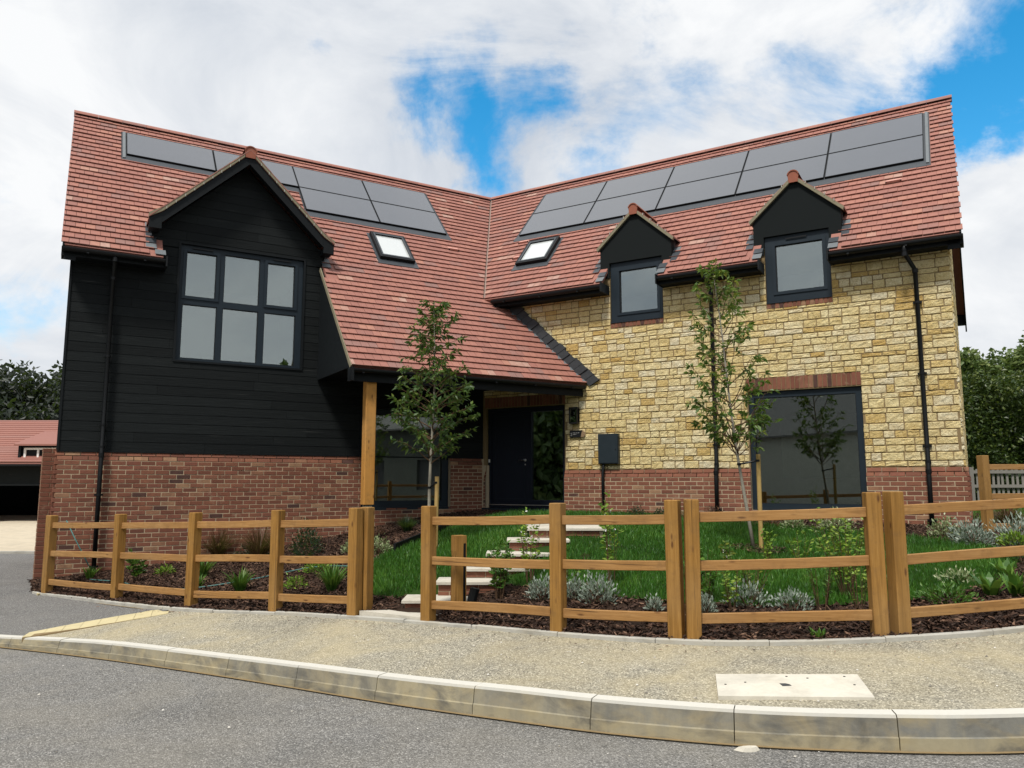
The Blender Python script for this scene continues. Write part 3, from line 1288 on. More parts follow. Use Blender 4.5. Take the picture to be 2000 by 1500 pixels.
# verges: undercloak and barge boards at the two outer ends
for P, e, sv, slot in ((RA, FA, 7.96, 'a'), (RB, FB, 9.0, 'b')):
    m = MB()
    m.prism([P(sv - .03, -.05, -.24), P(sv, -.05, -.24), P(sv, URIDGE, -.24), P(sv - .03, URIDGE, -.24)], [P(sv - .03, -.05, .014), P(sv, -.05, .014), P(sv, URIDGE, .014), P(sv - .03, URIDGE, .014)])
    n_, ee = (nA, aV) if slot == 'a' else (nB, bV)
    t = math.tan(PH)
    f = lambda s, o, h: tuple(K + ee * s + n_ * o + UP * (RZ + (o + 3.12) * t + h))
    sb = sv - (.17 if slot == 'a' else 0)
    q = [(sb - .03, -3.16), (sb, -3.16), (sb, -6.64), (sb - .03, -6.64)]
    m.prism([f(s, o, -.34) for s, o in q], [f(s, o, .02) for s, o in q])
    m.build('barge_board', BLACK, house)
    m = MB()
    q = [(sv - .2, -3.12), (sv - .03, -3.12), (sv - .03, .3), (sv - .2, .3)]
    f2 = lambda s, o, h: tuple(K + ee * s + n_ * o + UP * (RZ - (o + 3.12) * t + h))
    m.prism([f2(s, o, -.30) for s, o in q], [f2(s, o, -.10) for s, o in q])
    m.build('verge_soffit', BLACK, house)


# ---- fascias, soffits and gutters
def gutter(P, s0, s1, off, zc, r=.056, name='gutter'):
    m = MB()
    n = 8
    sec = [(off + r * math.cos(math.pi + math.pi * k / n), zc + r * math.sin(math.pi + math.pi * k / n)) for k in range(n + 1)]
    sec = [(off - r, zc + .012)] + sec + [(off + r, zc + .012)]
    inn = [(off + (o - off) * .93, zc + (z - zc) * .93 + .002) for o, z in sec]
    for A in (sec, inn):
        for k in range(len(A) - 1):
            m.poly([P(s0, *A[k]), P(s1, *A[k]), P(s1, *A[k + 1]), P(s0, *A[k + 1])])
    for s in (s0, s1):
        m.poly([P(s, *q) for q in sec])
    x = s0 + .3
    while x < s1 - .1:
        m.box(P, x, x + .035, off - r - .01, off + r + .006, zc - r - .008, zc - r + .012)
        x += .85
    return m.build(name, PLAST, house)


def eaves(P, s0, s1, front=.30, top=EAVE - .025, bot=EAVE - .175, go=.37, zg=EAVE - .065):
    m = MB()
    m.box(P, s0, s1, front - .025, front, bot, top)
    m.build('fascia', BLACK, house)
    m = MB()
    m.box(P, s0, s1, .0, front - .026, bot + .004, bot + .02)
    m.build('soffit', BLACK, house)
    gutter(P, s0 + .005, s1 - .005, go, zg)


eaves(FA, 6.42, 7.97)
eaves(FB, .42, 2.955)
eaves(FB, 4.06, 5.95)
eaves(FB, 7.055, 9.02)
for P, s0, s1 in ((FA, 6.395, 6.42), (FB, 2.935, 2.956), (FB, 4.058, 4.08), (FB, 5.93, 5.951), (FB, 7.054, 7.075)):
    m = MB()
    m.wedge(P, [(s0, EAVE - .18), (s1, EAVE - .18), (s1, EAVE + .0), (s0, EAVE + .0)], .0, .44)
    m.build('gutter_end', PLAST, house)
# rear eaves seen past the right gable
m = MB()
m.box(FB, 8.4, 9.0, -6.72, -6.5, 3.62, 3.84)
m.build('fascia', BLACK, house)

# ---- porch under the long roof slope
PO = 2.13
PZ = EAVE - (PO - .35) * math.tan(PH)
m = MB()
m.box(FA, -1.12, 3.66, PO - .085, PO - .06, PZ - .25, PZ - .02)
m.build('fascia', BLACK, house)
gutter(FA, -1.10, 3.65, PO + .02, PZ - .06)
m = MB()
q = [(3.60, -.02), (3.60, PO - .09), (-1.12, PO - .09), (-.02, -.02)]
m.prism([FA(s, o, PZ + .00) for s, o in q], [FA(s, o, PZ + .02) for s, o in q])
m.build('porch_ceiling', BLACK, house)
m = MB()
m.prism([FA(3.60, .021, PZ - .005), FA(3.60, PO - .086, PZ - .005), FA(3.60, PO - .086, PZ + .03), FA(3.60, .021, EAVE + .30)],
        [FA(3.63, .021, PZ - .005), FA(3.63, PO - .086, PZ - .005), FA(3.63, PO - .086, PZ + .03), FA(3.63, .021, EAVE + .30)])
m.build('porch_cheek', BLACK, house)
m = MB()
m.prism([RA(3.655, -15 * GA, -.05), RA(3.675, -15 * GA, -.05), RA(3.675, .33, -.05), RA(3.655, .33, -.05)],
        [RA(3.655, -15 * GA, .02), RA(3.675, -15 * GA, .02), RA(3.675, .33, .02), RA(3.655, .33, .02)])
m.build('verge_strip', VMORT, house)
m = MB()
m.box(FA, 3.635, 3.68, PO - .12, PO + .09, PZ - .26, PZ - .03)
m.build('gutter_end', PLAST, house)
m = MB()
x0, x1, o0, o1 = 3.16, 3.345, 1.84, 2.02
c = .012
pl = [(x0 + c, o0), (x1 - c, o0), (x1, o0 + c), (x1, o1 - c), (x1 - c, o1), (x0 + c, o1), (x0, o1 - c), (x0, o0 + c)]
m.prism([FA(s, o, -.37) for s, o in pl], [FA(s, o, PZ - .0) for s, o in pl], .3)
m.build('oak_post', OAK, house)
m = MB()
m.prism([FA(3.17, 1.85, -1.2), FA(3.335, 1.85, -1.2), FA(3.335, 2.01, -1.2), FA(3.17, 2.01, -1.2)], [FA(3.19, 1.865, -.392), FA(3.315, 1.865, -.392), FA(3.315, 1.995, -.392), FA(3.19, 1.995, -.392)])
m.build('post_base', simple('post_base_stone', (.50, .44, .30), .85, .2, 0, .2, 14, .3), house)
m = MB()
m.box(FA, 3.2, 3.305, 1.875, 1.985, -.392, -.369)
m.build('post_shoe', PLAST, house)

# stepped lead flashing where the long slope meets the stone wall
random.seed(5)
fz = lambda s: EAVE - 1.0724 * (.875 * s - .35)
L0, L1, nf = .42, 2.50, 17
dirv = np.array([1, -.938]) / math.hypot(1, .938)
up2 = np.array([dirv[1] * -1, dirv[0]])
lean = np.array([.10, .995])
for k in range(nf):
    s = L0 + (L1 - L0) * k / nf
    w = (L1 - L0) / nf * math.hypot(1, .938)
    base = np.array([s, fz(s) + .015])
    p0 = base
    p1 = base + dirv * (w + .012)
    h = random.uniform(.25, .30) * (1 if k < nf - 1 else 1.05)
    tip = up2 * .80 + dirv * .25
    q = [p0, p1, p1 + tip * h, p0 + tip * h * random.uniform(.96, 1.02)]
    m = MB()
    o = .034 + .004 * (k % 3) + random.uniform(0, .003)
    m.prism([FB(x, .0, y) for x, y in q], [FB(x, o + .012 * (i in (1, 2)), y) for i, (x, y) in enumerate(q)], random.random())
    m.build('lead_flashing', SLATE, house)
for k in range(15):
    u = -(k + 1) * GA
    o_ = .35 - u * cP
    s1 = -.553 * o_ + .03
    m = MB()
    q = [(s1 - .02, u + .01), (s1 + .11, u + .01), (s1 + .02, u + GA), (s1 - .09, u + GA)]
    m.prism([RA(s, uu, .038) for s, uu in q], [RA(s, uu, .043) for s, uu in q])
    m.build('lead_soaker', LEAD, house)

# ---- the timber gable roof
m = MB()
AP = 6.03
prof = [(GC, AP), (GC + 1.42, AP - 1.365), (GC + 1.62, AP - 1.49)]
fo, bo = .33, -1.9
for sg in (1, -1):
    pts = [(GC + sg * (x - GC), z) for x, z in prof]
    for k in range(2):
        (xa, za), (xb, zb) = pts[k], pts[k + 1]
        m.prism([FA(xa, fo, za), FA(xb, fo, zb), FA(xb, bo if k == 0 else -.6, zb), FA(xa, bo, za)], [FA(xa, fo, za + .05), FA(xb, fo, zb + .05), FA(xb, bo if k == 0 else -.6, zb + .05), FA(xa, bo, za + .05)])
gr = m.build('gable_roof', TILE, house)
m = MB()
for sg in (1, -1):
    n = 9
    for k in range(n):
        f0, f1 = k / n, (k + 1) / n + .015
        xa, za = GC + sg * 1.6 * f0, AP + .06 - 1.53 * f0 - .0
        xb, zb = GC + sg * 1.6 * f1, AP + .06 - 1.53 * f1
        m.prism([FA(xa, fo + .02, za), FA(xb, fo + .02, zb), FA(xb, -.3 - 1.3 * (1 - f0), zb), FA(xa, -.3 - 1.3 * (1 - f0), za)],
                [FA(xa, fo + .02, za + .012), FA(xb, fo + .02, zb + .028), FA(xb, -.3 - 1.3 * (1 - f0), zb + .028), FA(xa, -.3 - 1.3 * (1 - f0), za + .012)], random.random())
m.build('tile_field', TILE, gr, kind='stuff')
m = MB()
for sg in (1, -1):
    X = lambda x: GC + sg * (x - GC)
    m.wedge(FA, [(X(GC), AP - .005), (X(GC), AP - .20), (X(GC + 1.42), AP - 1.37 - .19), (X(GC + 1.42), AP - 1.37)], .285, .315)
    m.wedge(FA, [(X(GC + 1.421), AP - 1.371), (X(GC + 1.421), 4.36), (X(GC + 1.62), 4.36), (X(GC + 1.62), AP - 1.495)], .28, .318)
m.build('barge_board', BLACK, house)
m = MB()
for sg in (1, -1):
    X = lambda x: GC + sg * (x - GC)
    m.box(FA, *sorted((X(GC + 1.44), X(GC + 1.61))), .01, .279, 4.365, 4.46)
    m.wedge(FA, [(X(GC + .05), AP - .16), (X(GC + 1.43), AP - 1.50), (X(GC + 1.43), AP - 1.40), (X(GC + .05), AP - .06)], .03, .284)
m.build('gable_soffit', BLACK, house)
m = MB()
for sg in (1, -1):
    X = lambda x: GC + sg * (x - GC)
    m.wedge(FA, [(X(GC + .1), AP - .09), (X(GC + 1.42), AP - 1.362), (X(GC + 1.42), AP - 1.28), (X(GC + .1), AP - .01)], .24, .345)
    m.wedge(FA, [(X(GC + 1.42), AP - 1.362), (X(GC + 1.63), AP - 1.49), (X(GC + 1.63), AP - 1.42), (X(GC + 1.42), AP - 1.28)], .24, .345)
m.build('verge_mortar', VMORT, house)
for sg in (1, -1):
    for k in range(9):
        f = .2 + k * .145
        m = MB()
        x, z = GC + sg * f, AP - .005 - f * .96
        m.box(FA, x - .005, x + .005, .33, .350, z + .0, z + .045)
        m.box(FA, x - .005, x + .005, .25, .350, z + .04, z + .048)
        m.build('tile_clip', CLIP, house)


def ridge_end(P, s, o0, o1, z, n_, e_):
    m = MB()
    half_round(m, P(s, o0, z), P(s, o1, z), e_, .118, n=10)
    m.build('ridge_tile', TERRA, house)
    m = MB()
    q = [(s + .105 * math.cos(math.pi * (k / 10 * .9 + .05)), z + .105 * math.sin(math.pi * (k / 10 * .9 + .05))) for k in range(11)] + [(s - .085, z - .11), (s + .085, z - .11)]
    m.wedge(P, q, o0 - .03, o0 - .012)
    m.build('ridge_cap', TERRA, house)


ridge_end(FA, GC, .36, -1.75, AP + .02, nA, aV)

# ---- the two small dormers of the stone wing
for c, ap, sl, hw in DORM:
    m = MB()
    ez = ap - sl * hw
    f = [(c - .735, 4.02), (c + .735, 4.02), (c + .735, ap - sl * .735), (c, ap - .02), (c - .735, ap - sl * .735)]
    wx = (2.965, 4.05, 3.11, 4.32) if c < 5 else (5.96, 7.05, 3.14, 4.35)
    for p in cut([f], [wx]):
        m.wedge(FB, p, -.14, .022)
    face = m.build('dormer_face', RENDER, house)
    m = MB()
    t = math.tan(PH)
    for sg in (-1, 1):
        x = c + sg * .70
        x2 = c + sg * .733
        zt = ap - sl * .735 - .02
        ob = .35 - (zt - EAVE) / t
        m.prism([FB(x, .0, 4.05), FB(x, .0, zt), FB(x, ob, zt), FB(x, -.02, 4.2)], [FB(x2, .0, 4.05), FB(x2, .0, zt), FB(x2, ob, zt), FB(x2, -.02, 4.2)])
    m.build('dormer_cheek', SLATE, face)
    m = MB()
    for sg in (-1, 1):
        n = 5
        for k in range(n):
            f0, f1 = k / n, min(1, (k + 1) / n + .03)
            xa, za = c + sg * hw * f0, ap - sl * hw * f0
            xb, zb = c + sg * hw * f1, ap - sl * hw * f1
            oa, ob = .35 - (za - EAVE) / t - .08, .35 - (zb - EAVE) / t - .08
            m.prism([FB(xa, .06, za), FB(xb, .06, zb), FB(xb, ob, zb), FB(xa, oa, za)], [FB(xa, .06, za + .018), FB(xb, .06, zb + .034), FB(xb, ob, zb + .034), FB(xa, oa, za + .018)], random.random())
    m.build('dormer_roof', TILE, face)
    m = MB()
    for sg in (-1, 1):
        X = lambda x: c + sg * x
        m.wedge(FB, [(X(.07), ap - sl * .07 - .055), (X(hw - .02), ap - sl * (hw - .02) - .06), (X(hw + .0), ap - sl * hw + .012), (X(.07), ap - sl * .07 + .012)], .0, .075)
    m.build('verge_mortar', VMORT, face)
    for sg in (-1, 1):
        for k in range(4):
            x = c + sg * (.2 + k * .15)
            z = ap - sl * abs(x - c)
            m = MB()
            m.box(FB, x - .005, x + .005, .074, .088, z + .0, z + .045)
            m.box(FB, x - .005, x + .005, .0, .088, z + .04, z + .048)
            m.build('tile_clip', CLIP, face)
    m = MB()
    half_round(m, FB(c, .10, ap - .0), FB(c, -1.05, ap - .0), bV, .105, n=10)
    m.build('ridge_tile', TERRA, face)
    m = MB()
    q = [(c + .095 * math.cos(math.pi * (k / 10 * .9 + .05)), ap + .095 * math.sin(math.pi * (k / 10 * .9 + .05))) for k in range(11)] + [(c - .075, ap - .12), (c + .075, ap - .12)]
    m.wedge(FB, q, .062, .086)
    m.build('ridge_cap', TERRA, face)
    for sg in (-1, 1):
        for i in range(0, 5):
            u = i * GA
            if i < 2:
                x0, x1 = sorted((c + sg * .545, c + sg * .70))
            else:
                x0, x1 = sorted((c + sg * .735, c + sg * (.86 + .02 * (i % 2))))
            m = MB()
            m.prism([RB(x0, u + .004, .04), RB(x1, u + .004, .04), RB(x1, u + GA, .024), RB(x0, u + GA, .024)], [RB(x0, u + .004, .046), RB(x1, u + .004, .046), RB(x1, u + GA, .03), RB(x0, u + GA, .03)])
            m.build('lead_soaker', LEAD if i in (0, 4) else FLASH, house)
for i in range(0, 6):
    u = i * GA
    for sg, xw in ((1, 6.42 if i < 1 else 6.56), (-1, 3.62)):
        if sg < 0 and i < 2:
            continue
        x0, x1 = sorted((xw, xw + sg * .17))
        m = MB()
        m.prism([RA(x0, u + .004, .04), RA(x1, u + .004, .04), RA(x1, u + GA, .024), RA(x0, u + GA, .024)], [RA(x0, u + .004, .046), RA(x1, u + .004, .046), RA(x1, u + GA, .03), RA(x0, u + GA, .03)])
        m.build('lead_soaker', LEAD if i in (0, 1, 5) else FLASH, house)


# ---- solar panels and roof windows
def panels(P, arr, cells, edge_s, apron):
    for (s0, s1, u0, u1) in apron:
        m = MB()
        for r_ in cut([rect(s0, s1, u0, u1)], []):
            m.prism([P(s, u, .013) for s, u in r_], [P(s, u, .03) for s, u in r_])
        m.prism([P(s0, u0 - .015, .02), P(s1, u0 - .015, .02), P(s1, u0 + .17, .03), P(s0, u0 + .17, .03)], [P(s0, u0 - .015, .040), P(s1, u0 - .015, .040), P(s1, u0 + .17, .044), P(s0, u0 + .17, .044)])
        m.build('panel_flashing', FLASH, house)
    for (s0, s1, u0, u1) in cells:
        m = MB()
        for p in cut([rect(s0, s1, u0, u1)], [(s0 + .012, s1 - .012, u0 + .012, u1 - .012)]):
            m.prism([P(s, u, .03) for s, u in p], [P(s, u, .073) for s, u in p])
        pf = m.build('solar_panel', PLAST, house)
        m = MB()
        q = rect(s0 + .012, s1 - .012, u0 + .012, u1 - .012)
        m.prism([P(s, u, .04) for s, u in q], [P(s, u, .070) for s, u in q])
        m.build('panel_glass', SOLAR, pf)


cellsA = []
for (s0, s1, u0, u1) in panA:
    if u0 < 3:
        cellsA += [(s0, s1, u0, u0 + .985), (s0, s1, u0 + 1.0, u1)]
    else:
        cellsA += [(s0, s1, u0, u1)]
cellsB = []
for (s0, s1, u0, u1) in panB:
    cellsB += [(s0, s1, u0, u0 + .985), (s0, s1, u0 + 1.0, u1)]
panels(RA, panA, cellsA, None, [(.22, 3.62, 2.35, 4.62), (3.62, 7.11, 3.36, 4.62)])
panels(RB, panB, cellsB, None, [(.0, 8.62, 2.35, 4.62)])
m = MB()
m.prism([RB(8.55, 2.42, .03), RB(8.60, 2.42, .03), RB(8.60, 4.6, .03), RB(8.55, 4.6, .03)], [RB(8.55, 2.42, .062), RB(8.60, 2.42, .055), RB(8.60, 4.6, .055), RB(8.55, 4.6, .062)])
m.prism([RA(7.04, 3.42, .03), RA(7.09, 3.42, .03), RA(7.09, 4.6, .03), RA(7.04, 4.6, .03)], [RA(7.04, 3.42, .062), RA(7.09, 3.42, .055), RA(7.09, 4.6, .055), RA(7.04, 4.6, .062)])
m.build('side_flashing', LEAD, house)


def roof_window(P, r_):
    s0, s1, u0, u1 = r_
    m = MB()
    m.prism([P(s0 - .06, u0 - .17, .012), P(s1 + .06, u0 - .17, .012), P(s1 + .06, u1 + .05, .012), P(s0 - .06, u1 + .05, .012)], [P(s0 - .06, u0 - .17, .042), P(s1 + .06, u0 - .17, .042), P(s1 + .06, u1 + .05, .03), P(s0 - .06, u1 + .05, .03)])
    m.build('window_apron', FLASH, house)
    m = MB()
    for p in cut([rect(s0, s1, u0, u1)], [(s0 + .075, s1 - .075, u0 + .085, u1 - .085)]):
        m.prism([P(s, u, .03) for s, u in p], [P(s, u, .115) for s, u in p])
    w = m.build('roof_window', PLAST, house)
    m = MB()
    for p in cut([rect(s0 + .05, s1 - .05, u0 + .055, u1 - .055)], [(s0 + .085, s1 - .085, u0 + .095, u1 - .095)]):
        m.prism([P(s, u, .116) for s, u in p], [P(s, u, .122) for s, u in p])
    m.build('inner_frame', FLASH, w)
    m = MB()
    q = rect(s0 + .07, s1 - .07, u0 + .08, u1 - .08)
    m.prism([P(s, u, .06) for s, u in q], [P(s, u, .085) for s, u in q])
    m.build('pane', ROOFGLASS, w)


rg = NT('roof_window_glass')
rg.b.inputs['Coat Weight'].default_value = 1.0
ROOFGLASS = rg.fin((.55, .58, .58), .06, .8)
roof_window(RA, skyA)
roof_window(RB, skyB)
for P, s, u in ((RB, 8.03, 1.93), (RB, .45, 1.50), (RB, .33, 2.2), (RA, .31, 1.90)):
    m = MB()
    m.prism([P(s - .13, u, .03), P(s + .13, u, .03), P(s + .13, u + .12, .03), P(s - .13, u + .12, .03)], [P(s - .11, u + .0, .075), P(s + .11, u + .0, .075), P(s + .11, u + .10, .045), P(s - .11, u + .10, .045)])
    v = m.build('vent_tile', simple('vent_clay', (.52, .27, .22), .7), house)
    m = MB()
    for sg in (-1, 1):
        m.box(lambda x, o, z, P=P, s=s, u=u: P(s + x, u + o, z), sg * .118 - .012, sg * .118 + .012, -.004, .02, .03, .06)
    m.build('vent_slot', PLAST, v)


# ---- downpipes
def downpipe(P, s, pts, r=.036):
    m = MB()
    m.tube([P(s + d, o, z) for d, o, z in pts], r, 12)
    d = m.build('downpipe', PLAST, house, True)
    zs = [q[2] for q in pts]
    z = min(zs) + .25
    while z < max(zs) - .6:
        o = None
        for k in range(len(pts) - 1):
            if pts[k + 1][2] <= z <= pts[k][2]:
                f = (pts[k][2] - z) / max(1e-6, pts[k][2] - pts[k + 1][2])
                o = pts[k][1] + (pts[k + 1][1] - pts[k][1]) * f
                dd = pts[k][0] + (pts[k + 1][0] - pts[k][0]) * f
        m = MB()
        m.tube([P(s + dd, o, z), P(s + dd, o, z + .035)], r + .007, 12)
        m.box(P, s + dd - .065, s + dd + .065, o - r - .02, o - r + .012, z, z + .035)
        m.build('pipe_bracket', PLAST, d)
        z += 1.15
    for q in pts[1:-1]:
        if abs(q[2] - zs[-1]) > .3:
            m = MB()
            m.tube([P(s + q[0], q[1], q[2] - .045), P(s + q[0], q[1], q[2] + .02)], r + .008, 12)
            m.build('pipe_collar', PLAST, d)


downpipe(FA, 7.19, [(0, .365, 3.76), (0, .36, 3.70), (0, .09, 3.45), (0, .085, .58), (0, .135, .46), (0, .135, -1.62)])
downpipe(FB, 4.99, [(0, .365, 3.76), (0, .36, 3.70), (0, .07, 3.45), (0, .07, .32), (0, .125, .18), (0, .125, -.75)])
downpipe(FB, 8.32, [(-.12, .37, 3.77), (-.12, .36, 3.62), (.0, .075, 3.40), (0, .07, .32), (0, .125, .18), (0, .125, -.85)])

# ---- fittings on the stone wall, each a thing of its own
wl = thing('wall_lantern', 'black box wall lantern mounted to the right of the front door', 'lamp', FB(2.18, .07, 1.15))
m = MB()
m.box(FB, 2.09, 2.27, .004, .028, 1.15, 1.48)
m.box(FB, 2.09, 2.27, .029, .13, 1.45, 1.48)
m.box(FB, 2.09, 2.27, .029, .13, 1.15, 1.18)
for x in (2.09, 2.255):
    m.box(FB, x, x + .015, .1, .13, 1.181, 1.449)
m.build('lantern_body', PLAST, wl)
m = MB()
m.box(FB, 2.106, 2.254, .108, .112, 1.182, 1.448)
m.build('lantern_glass', GLASS, wl)
m = MB()
for z in (1.27, 1.33, 1.36):
    m.tube([FB(2.18, .075, z), FB(2.18, .075, z + .03)], .012, 8)
m.build('bulb', WHITE, wl)
sg = thing('house_sign', 'dark slate house number sign with ragged right edge below the lantern', 'sign', FB(2.22, .04, .88))
m = MB()
m.wedge(FB, [(2.06, .882), (2.30, .886), (2.315, .95), (2.335, 1.018), (2.06, 1.022)], .026, .043)
m.build('sign_plate', simple('sign_slate', (.006, .007, .008), .45, .3), sg)
m = MB()
m.wedge(FB, [(2.301, .886), (2.37, .89), (2.40, .93), (2.385, .985), (2.336, 1.018), (2.316, .95)], .022, .040)
m.build('rough_slate_edge', simple('rough_slate', (.22, .15, .09), .9, .2, 0, .5, 40, 1.0, 50), sg)
cu = bpy.data.curves.new('numeral', 'FONT')
cu.body = '2'
cu.size = .085
cu.extrude = .001
tmp = bpy.data.objects.new('numeral', cu)
C.objects.link(tmp)
bpy.context.view_layer.update()
tme = bpy.data.meshes.new_from_object(tmp.evaluated_get(bpy.context.evaluated_depsgraph_get()))
bpy.data.objects.remove(tmp)
m = MB()
for p in tme.polygons:
    m.poly([FB(2.075 + tme.vertices[i].co.x, .0445 + tme.vertices[i].co.z, .915 + tme.vertices[i].co.y) for i in p.vertices])
for z, n, w in ((.965, 15, .0085), (.935, 8, .009)):
    x = 2.132
    for k in range(n):
        w_ = random.uniform(.005, .009)
        if k not in (6, 11):
            m.box(FB, x, x + w_ * .75, .0436, .0446, z, z + random.choice((.009, .012, .016)))
        x += w_ + .0025
m.build('lettering', simple('sign_lettering', (.34, .34, .33), .6), sg)
mb = thing('meter_box', 'dark blue meter cabinet on the stone wall with a pipe below it', 'meter box', FB(2.91, .05, .35))
m = MB()
m.box(FB, 2.70, 3.12, .0, .10, .35, .93)
m.build('cabinet', simple('meter_paint', (.010, .017, .022), .45, .4), mb)
m = MB()
m.box(FB, 2.715, 3.105, .1005, .115, .37, .915)
md = m.build('cabinet_door', simple('meter_door_paint', (.012, .020, .026), .45, .4), mb)
m = MB()
m.tube([FB(3.07, .116, .62), FB(3.07, .121, .62)], .012, 10)
m.build('lock', PLAST, mb)
m = MB()
m.tube([FB(2.79, .06, .35), FB(2.79, .06, .30), FB(2.79, .10, .2), FB(2.79, .10, -.72)], .028, 10)
m.build('pipe', PLAST, mb, True)
# ------------------------------------------------------------------ ground
def hX(x):
    return .042 * float(np.clip(x, -7, 6))


def catmull(pts, n=12):
    pts = [np.array(p, float) for p in pts]
    P = [2 * pts[0] - pts[1]] + pts + [2 * pts[-1] - pts[-2]]
    out = []
    for i in range(1, len(P) - 2):
        for k in range(n):
            t = k / n
            out.append(.5 * (2 * P[i] + (P[i + 1] - P[i - 1]) * t + (2 * P[i - 1] - 5 * P[i] + 4 * P[i + 1] - P[i + 2]) * t * t + (3 * P[i] - 3 * P[i + 1] + P[i + 2] - P[i - 1]) * t ** 3))
    out.append(pts[-1])
    return np.array(out)


def arclen(c):
    return np.concatenate([[0], np.cumsum(np.linalg.norm(np.diff(c, axis=0), axis=1))])


def resample(c, n):
    d = arclen(c)
    t = np.linspace(0, d[-1], n)
    return np.stack([np.interp(t, d, c[:, i]) for i in range(c.shape[1])], 1)


KERB = catmull([(-16, 13.8), (-11, 11.9), (-7.6, 10.05), (-5.7, 9.05), (-4.2, 8.22), (-2.55, 7.2), (-.94, 6.13), (0, 5.56), (.7, 5.17), (1.5, 4.84), (2.3, 4.64), (2.9, 4.57), (4, 4.57), (6, 4.9), (10, 6.1), (16, 9)])
EDGE = catmull([(-7.30, 11.95), (-6.12, 11.10), (-4.06, 9.60), (-2.6, 8.93), (-.93, 7.98), (.41, 7.06), (1.39, 6.52), (2.04, 6.34), (2.99, 6.29), (4.16, 6.44), (6, 7.1), (8.5, 8.6), (12, 11.5)])


def ruled(A, B, zA, zB, nu, nv, name, mat, **kw):
    A, B = resample(A, nu), resample(B, nu)
    m = MB()
    V = []
    for i in range(nu):
        for j in range(nv + 1):
            f = j / nv
            p = A[i] * (1 - f) + B[i] * f
            V.append((p[0], p[1], zA(p, f) if zB is None else zA(A[i], f) * (1 - f) + zB(B[i], f) * f))
    F = [(i * (nv + 1) + j, (i + 1) * (nv + 1) + j, (i + 1) * (nv + 1) + j + 1, i * (nv + 1) + j + 1) for i in range(nu - 1) for j in range(nv)]
    m.faces(V, F)
    return m.build(name, mat, None, True, **kw)


# land to the horizon, the road, driveway, footway
m = MB()
m.poly([(-900, -900, -2.05), (900, -900, -2.05), (900, 1500, -2.05), (-900, 1500, -2.05)])
m.build('land', FIELD, kind='structure')
xs = [-60, -7] + [-7 + k for k in range(1, 14)] + [60]
m = MB()
for k in range(len(xs) - 1):
    m.poly([(xs[k], -14, -1.64 + hX(xs[k])), (xs[k + 1], -14, -1.64 + hX(xs[k + 1])), (xs[k + 1], 16 if xs[k] < -2 else 11, -1.64 + hX(xs[k + 1])), (xs[k], 16 if xs[k] < -2 else 11, -1.64 + hX(xs[k]))])
m.build('road', ROADM, kind='structure')


def upstand(x):
    return float(np.interp(x, [-9, -5.9, -4.4, -2.5, 0, 20], [.06, .115, .165, .175, .205, .205]))


def kerb_top(p):
    return -1.64 + hX(p[0]) + upstand(p[0])


def edge_z(p):
    return -1.362 + hX(p[0])


def normals(c):
    t = np.gradient(c, axis=0)
    t /= np.linalg.norm(t, axis=1, keepdims=True)
    return np.stack([-t[:, 1], t[:, 0]], 1)


KB = KERB + normals(KERB) * .128
sel = KB[:, 0] > -5.62
KBr = KB[sel]
EDr = EDGE[EDGE[:, 0] > -4.15]
ruled(KBr, EDr, lambda p, f: kerb_top(p) - .006 + .0, lambda p, f: edge_z(p) - .018, 90, 8, 'footway', FOOTM, kind='structure')
# driveway left of the yellow strip
m = MB()
KL = resample(KB[(KB[:, 0] <= -5.60)], 30)
V, F = [], []
n = len(KL)
back = np.stack([np.interp(np.linspace(0, 1, n), [0, .55, 1], [-40, -9.0, -4.20]), np.interp(np.linspace(0, 1, n), [0, .55, 1], [19, 18.6, 9.70])], 1)
for i in range(n):
    Ld = np.linalg.norm(back[i] - KL[i])
    for j in range(13):
        f = (j / 12) ** 1.8
        q_ = KL[i] * (1 - f) + back[i] * f
        w_ = min(1, f * Ld / 1.55)
        V.append((q_[0], q_[1], (kerb_top(KL[i]) - .006) * (1 - w_) + (edge_z(q_) - .012) * w_))
for i in range(n - 1):
    for j in range(12):
        F.append((i * 13 + j, (i + 1) * 13 + j, (i + 1) * 13 + j + 1, i * 13 + j + 1))
m.faces(V, F)
m.build('driveway', DRIVEM, None, True, kind='structure')
m = MB()
m.poly([(-40, 18.6, -1.64), (-9.0, 18.6, -1.64), (-7.0, 40, -1.60), (-40, 40, -1.60)])
m.build('paved_yard', PAVE, kind='structure')
m = MB()
m.prism([(-40, 18.45, -1.8), (-9.2, 18.45, -1.8), (-9.2, 18.6, -1.8), (-40, 18.6, -1.8)], [(-40, 18.45, -1.615), (-9.2, 18.45, -1.615), (-9.2, 18.6, -1.615), (-40, 18.6, -1.615)])
m.build('yard_edging', EDGEM, kind='structure')
def foot_z(x, y):
    p = np.array([x, y])
    a_ = np.min(np.linalg.norm(KB - p, axis=1))
    b_ = np.min(np.linalg.norm(EDGE - p, axis=1))
    i_ = np.argmin(np.linalg.norm(KB - p, axis=1))
    j_ = np.argmin(np.linalg.norm(EDGE - p, axis=1))
    f = a_ / (a_ + b_)
    return float((kerb_top(KB[i_]) - .006) * (1 - f) + (edge_z(EDGE[j_]) - .018) * f)


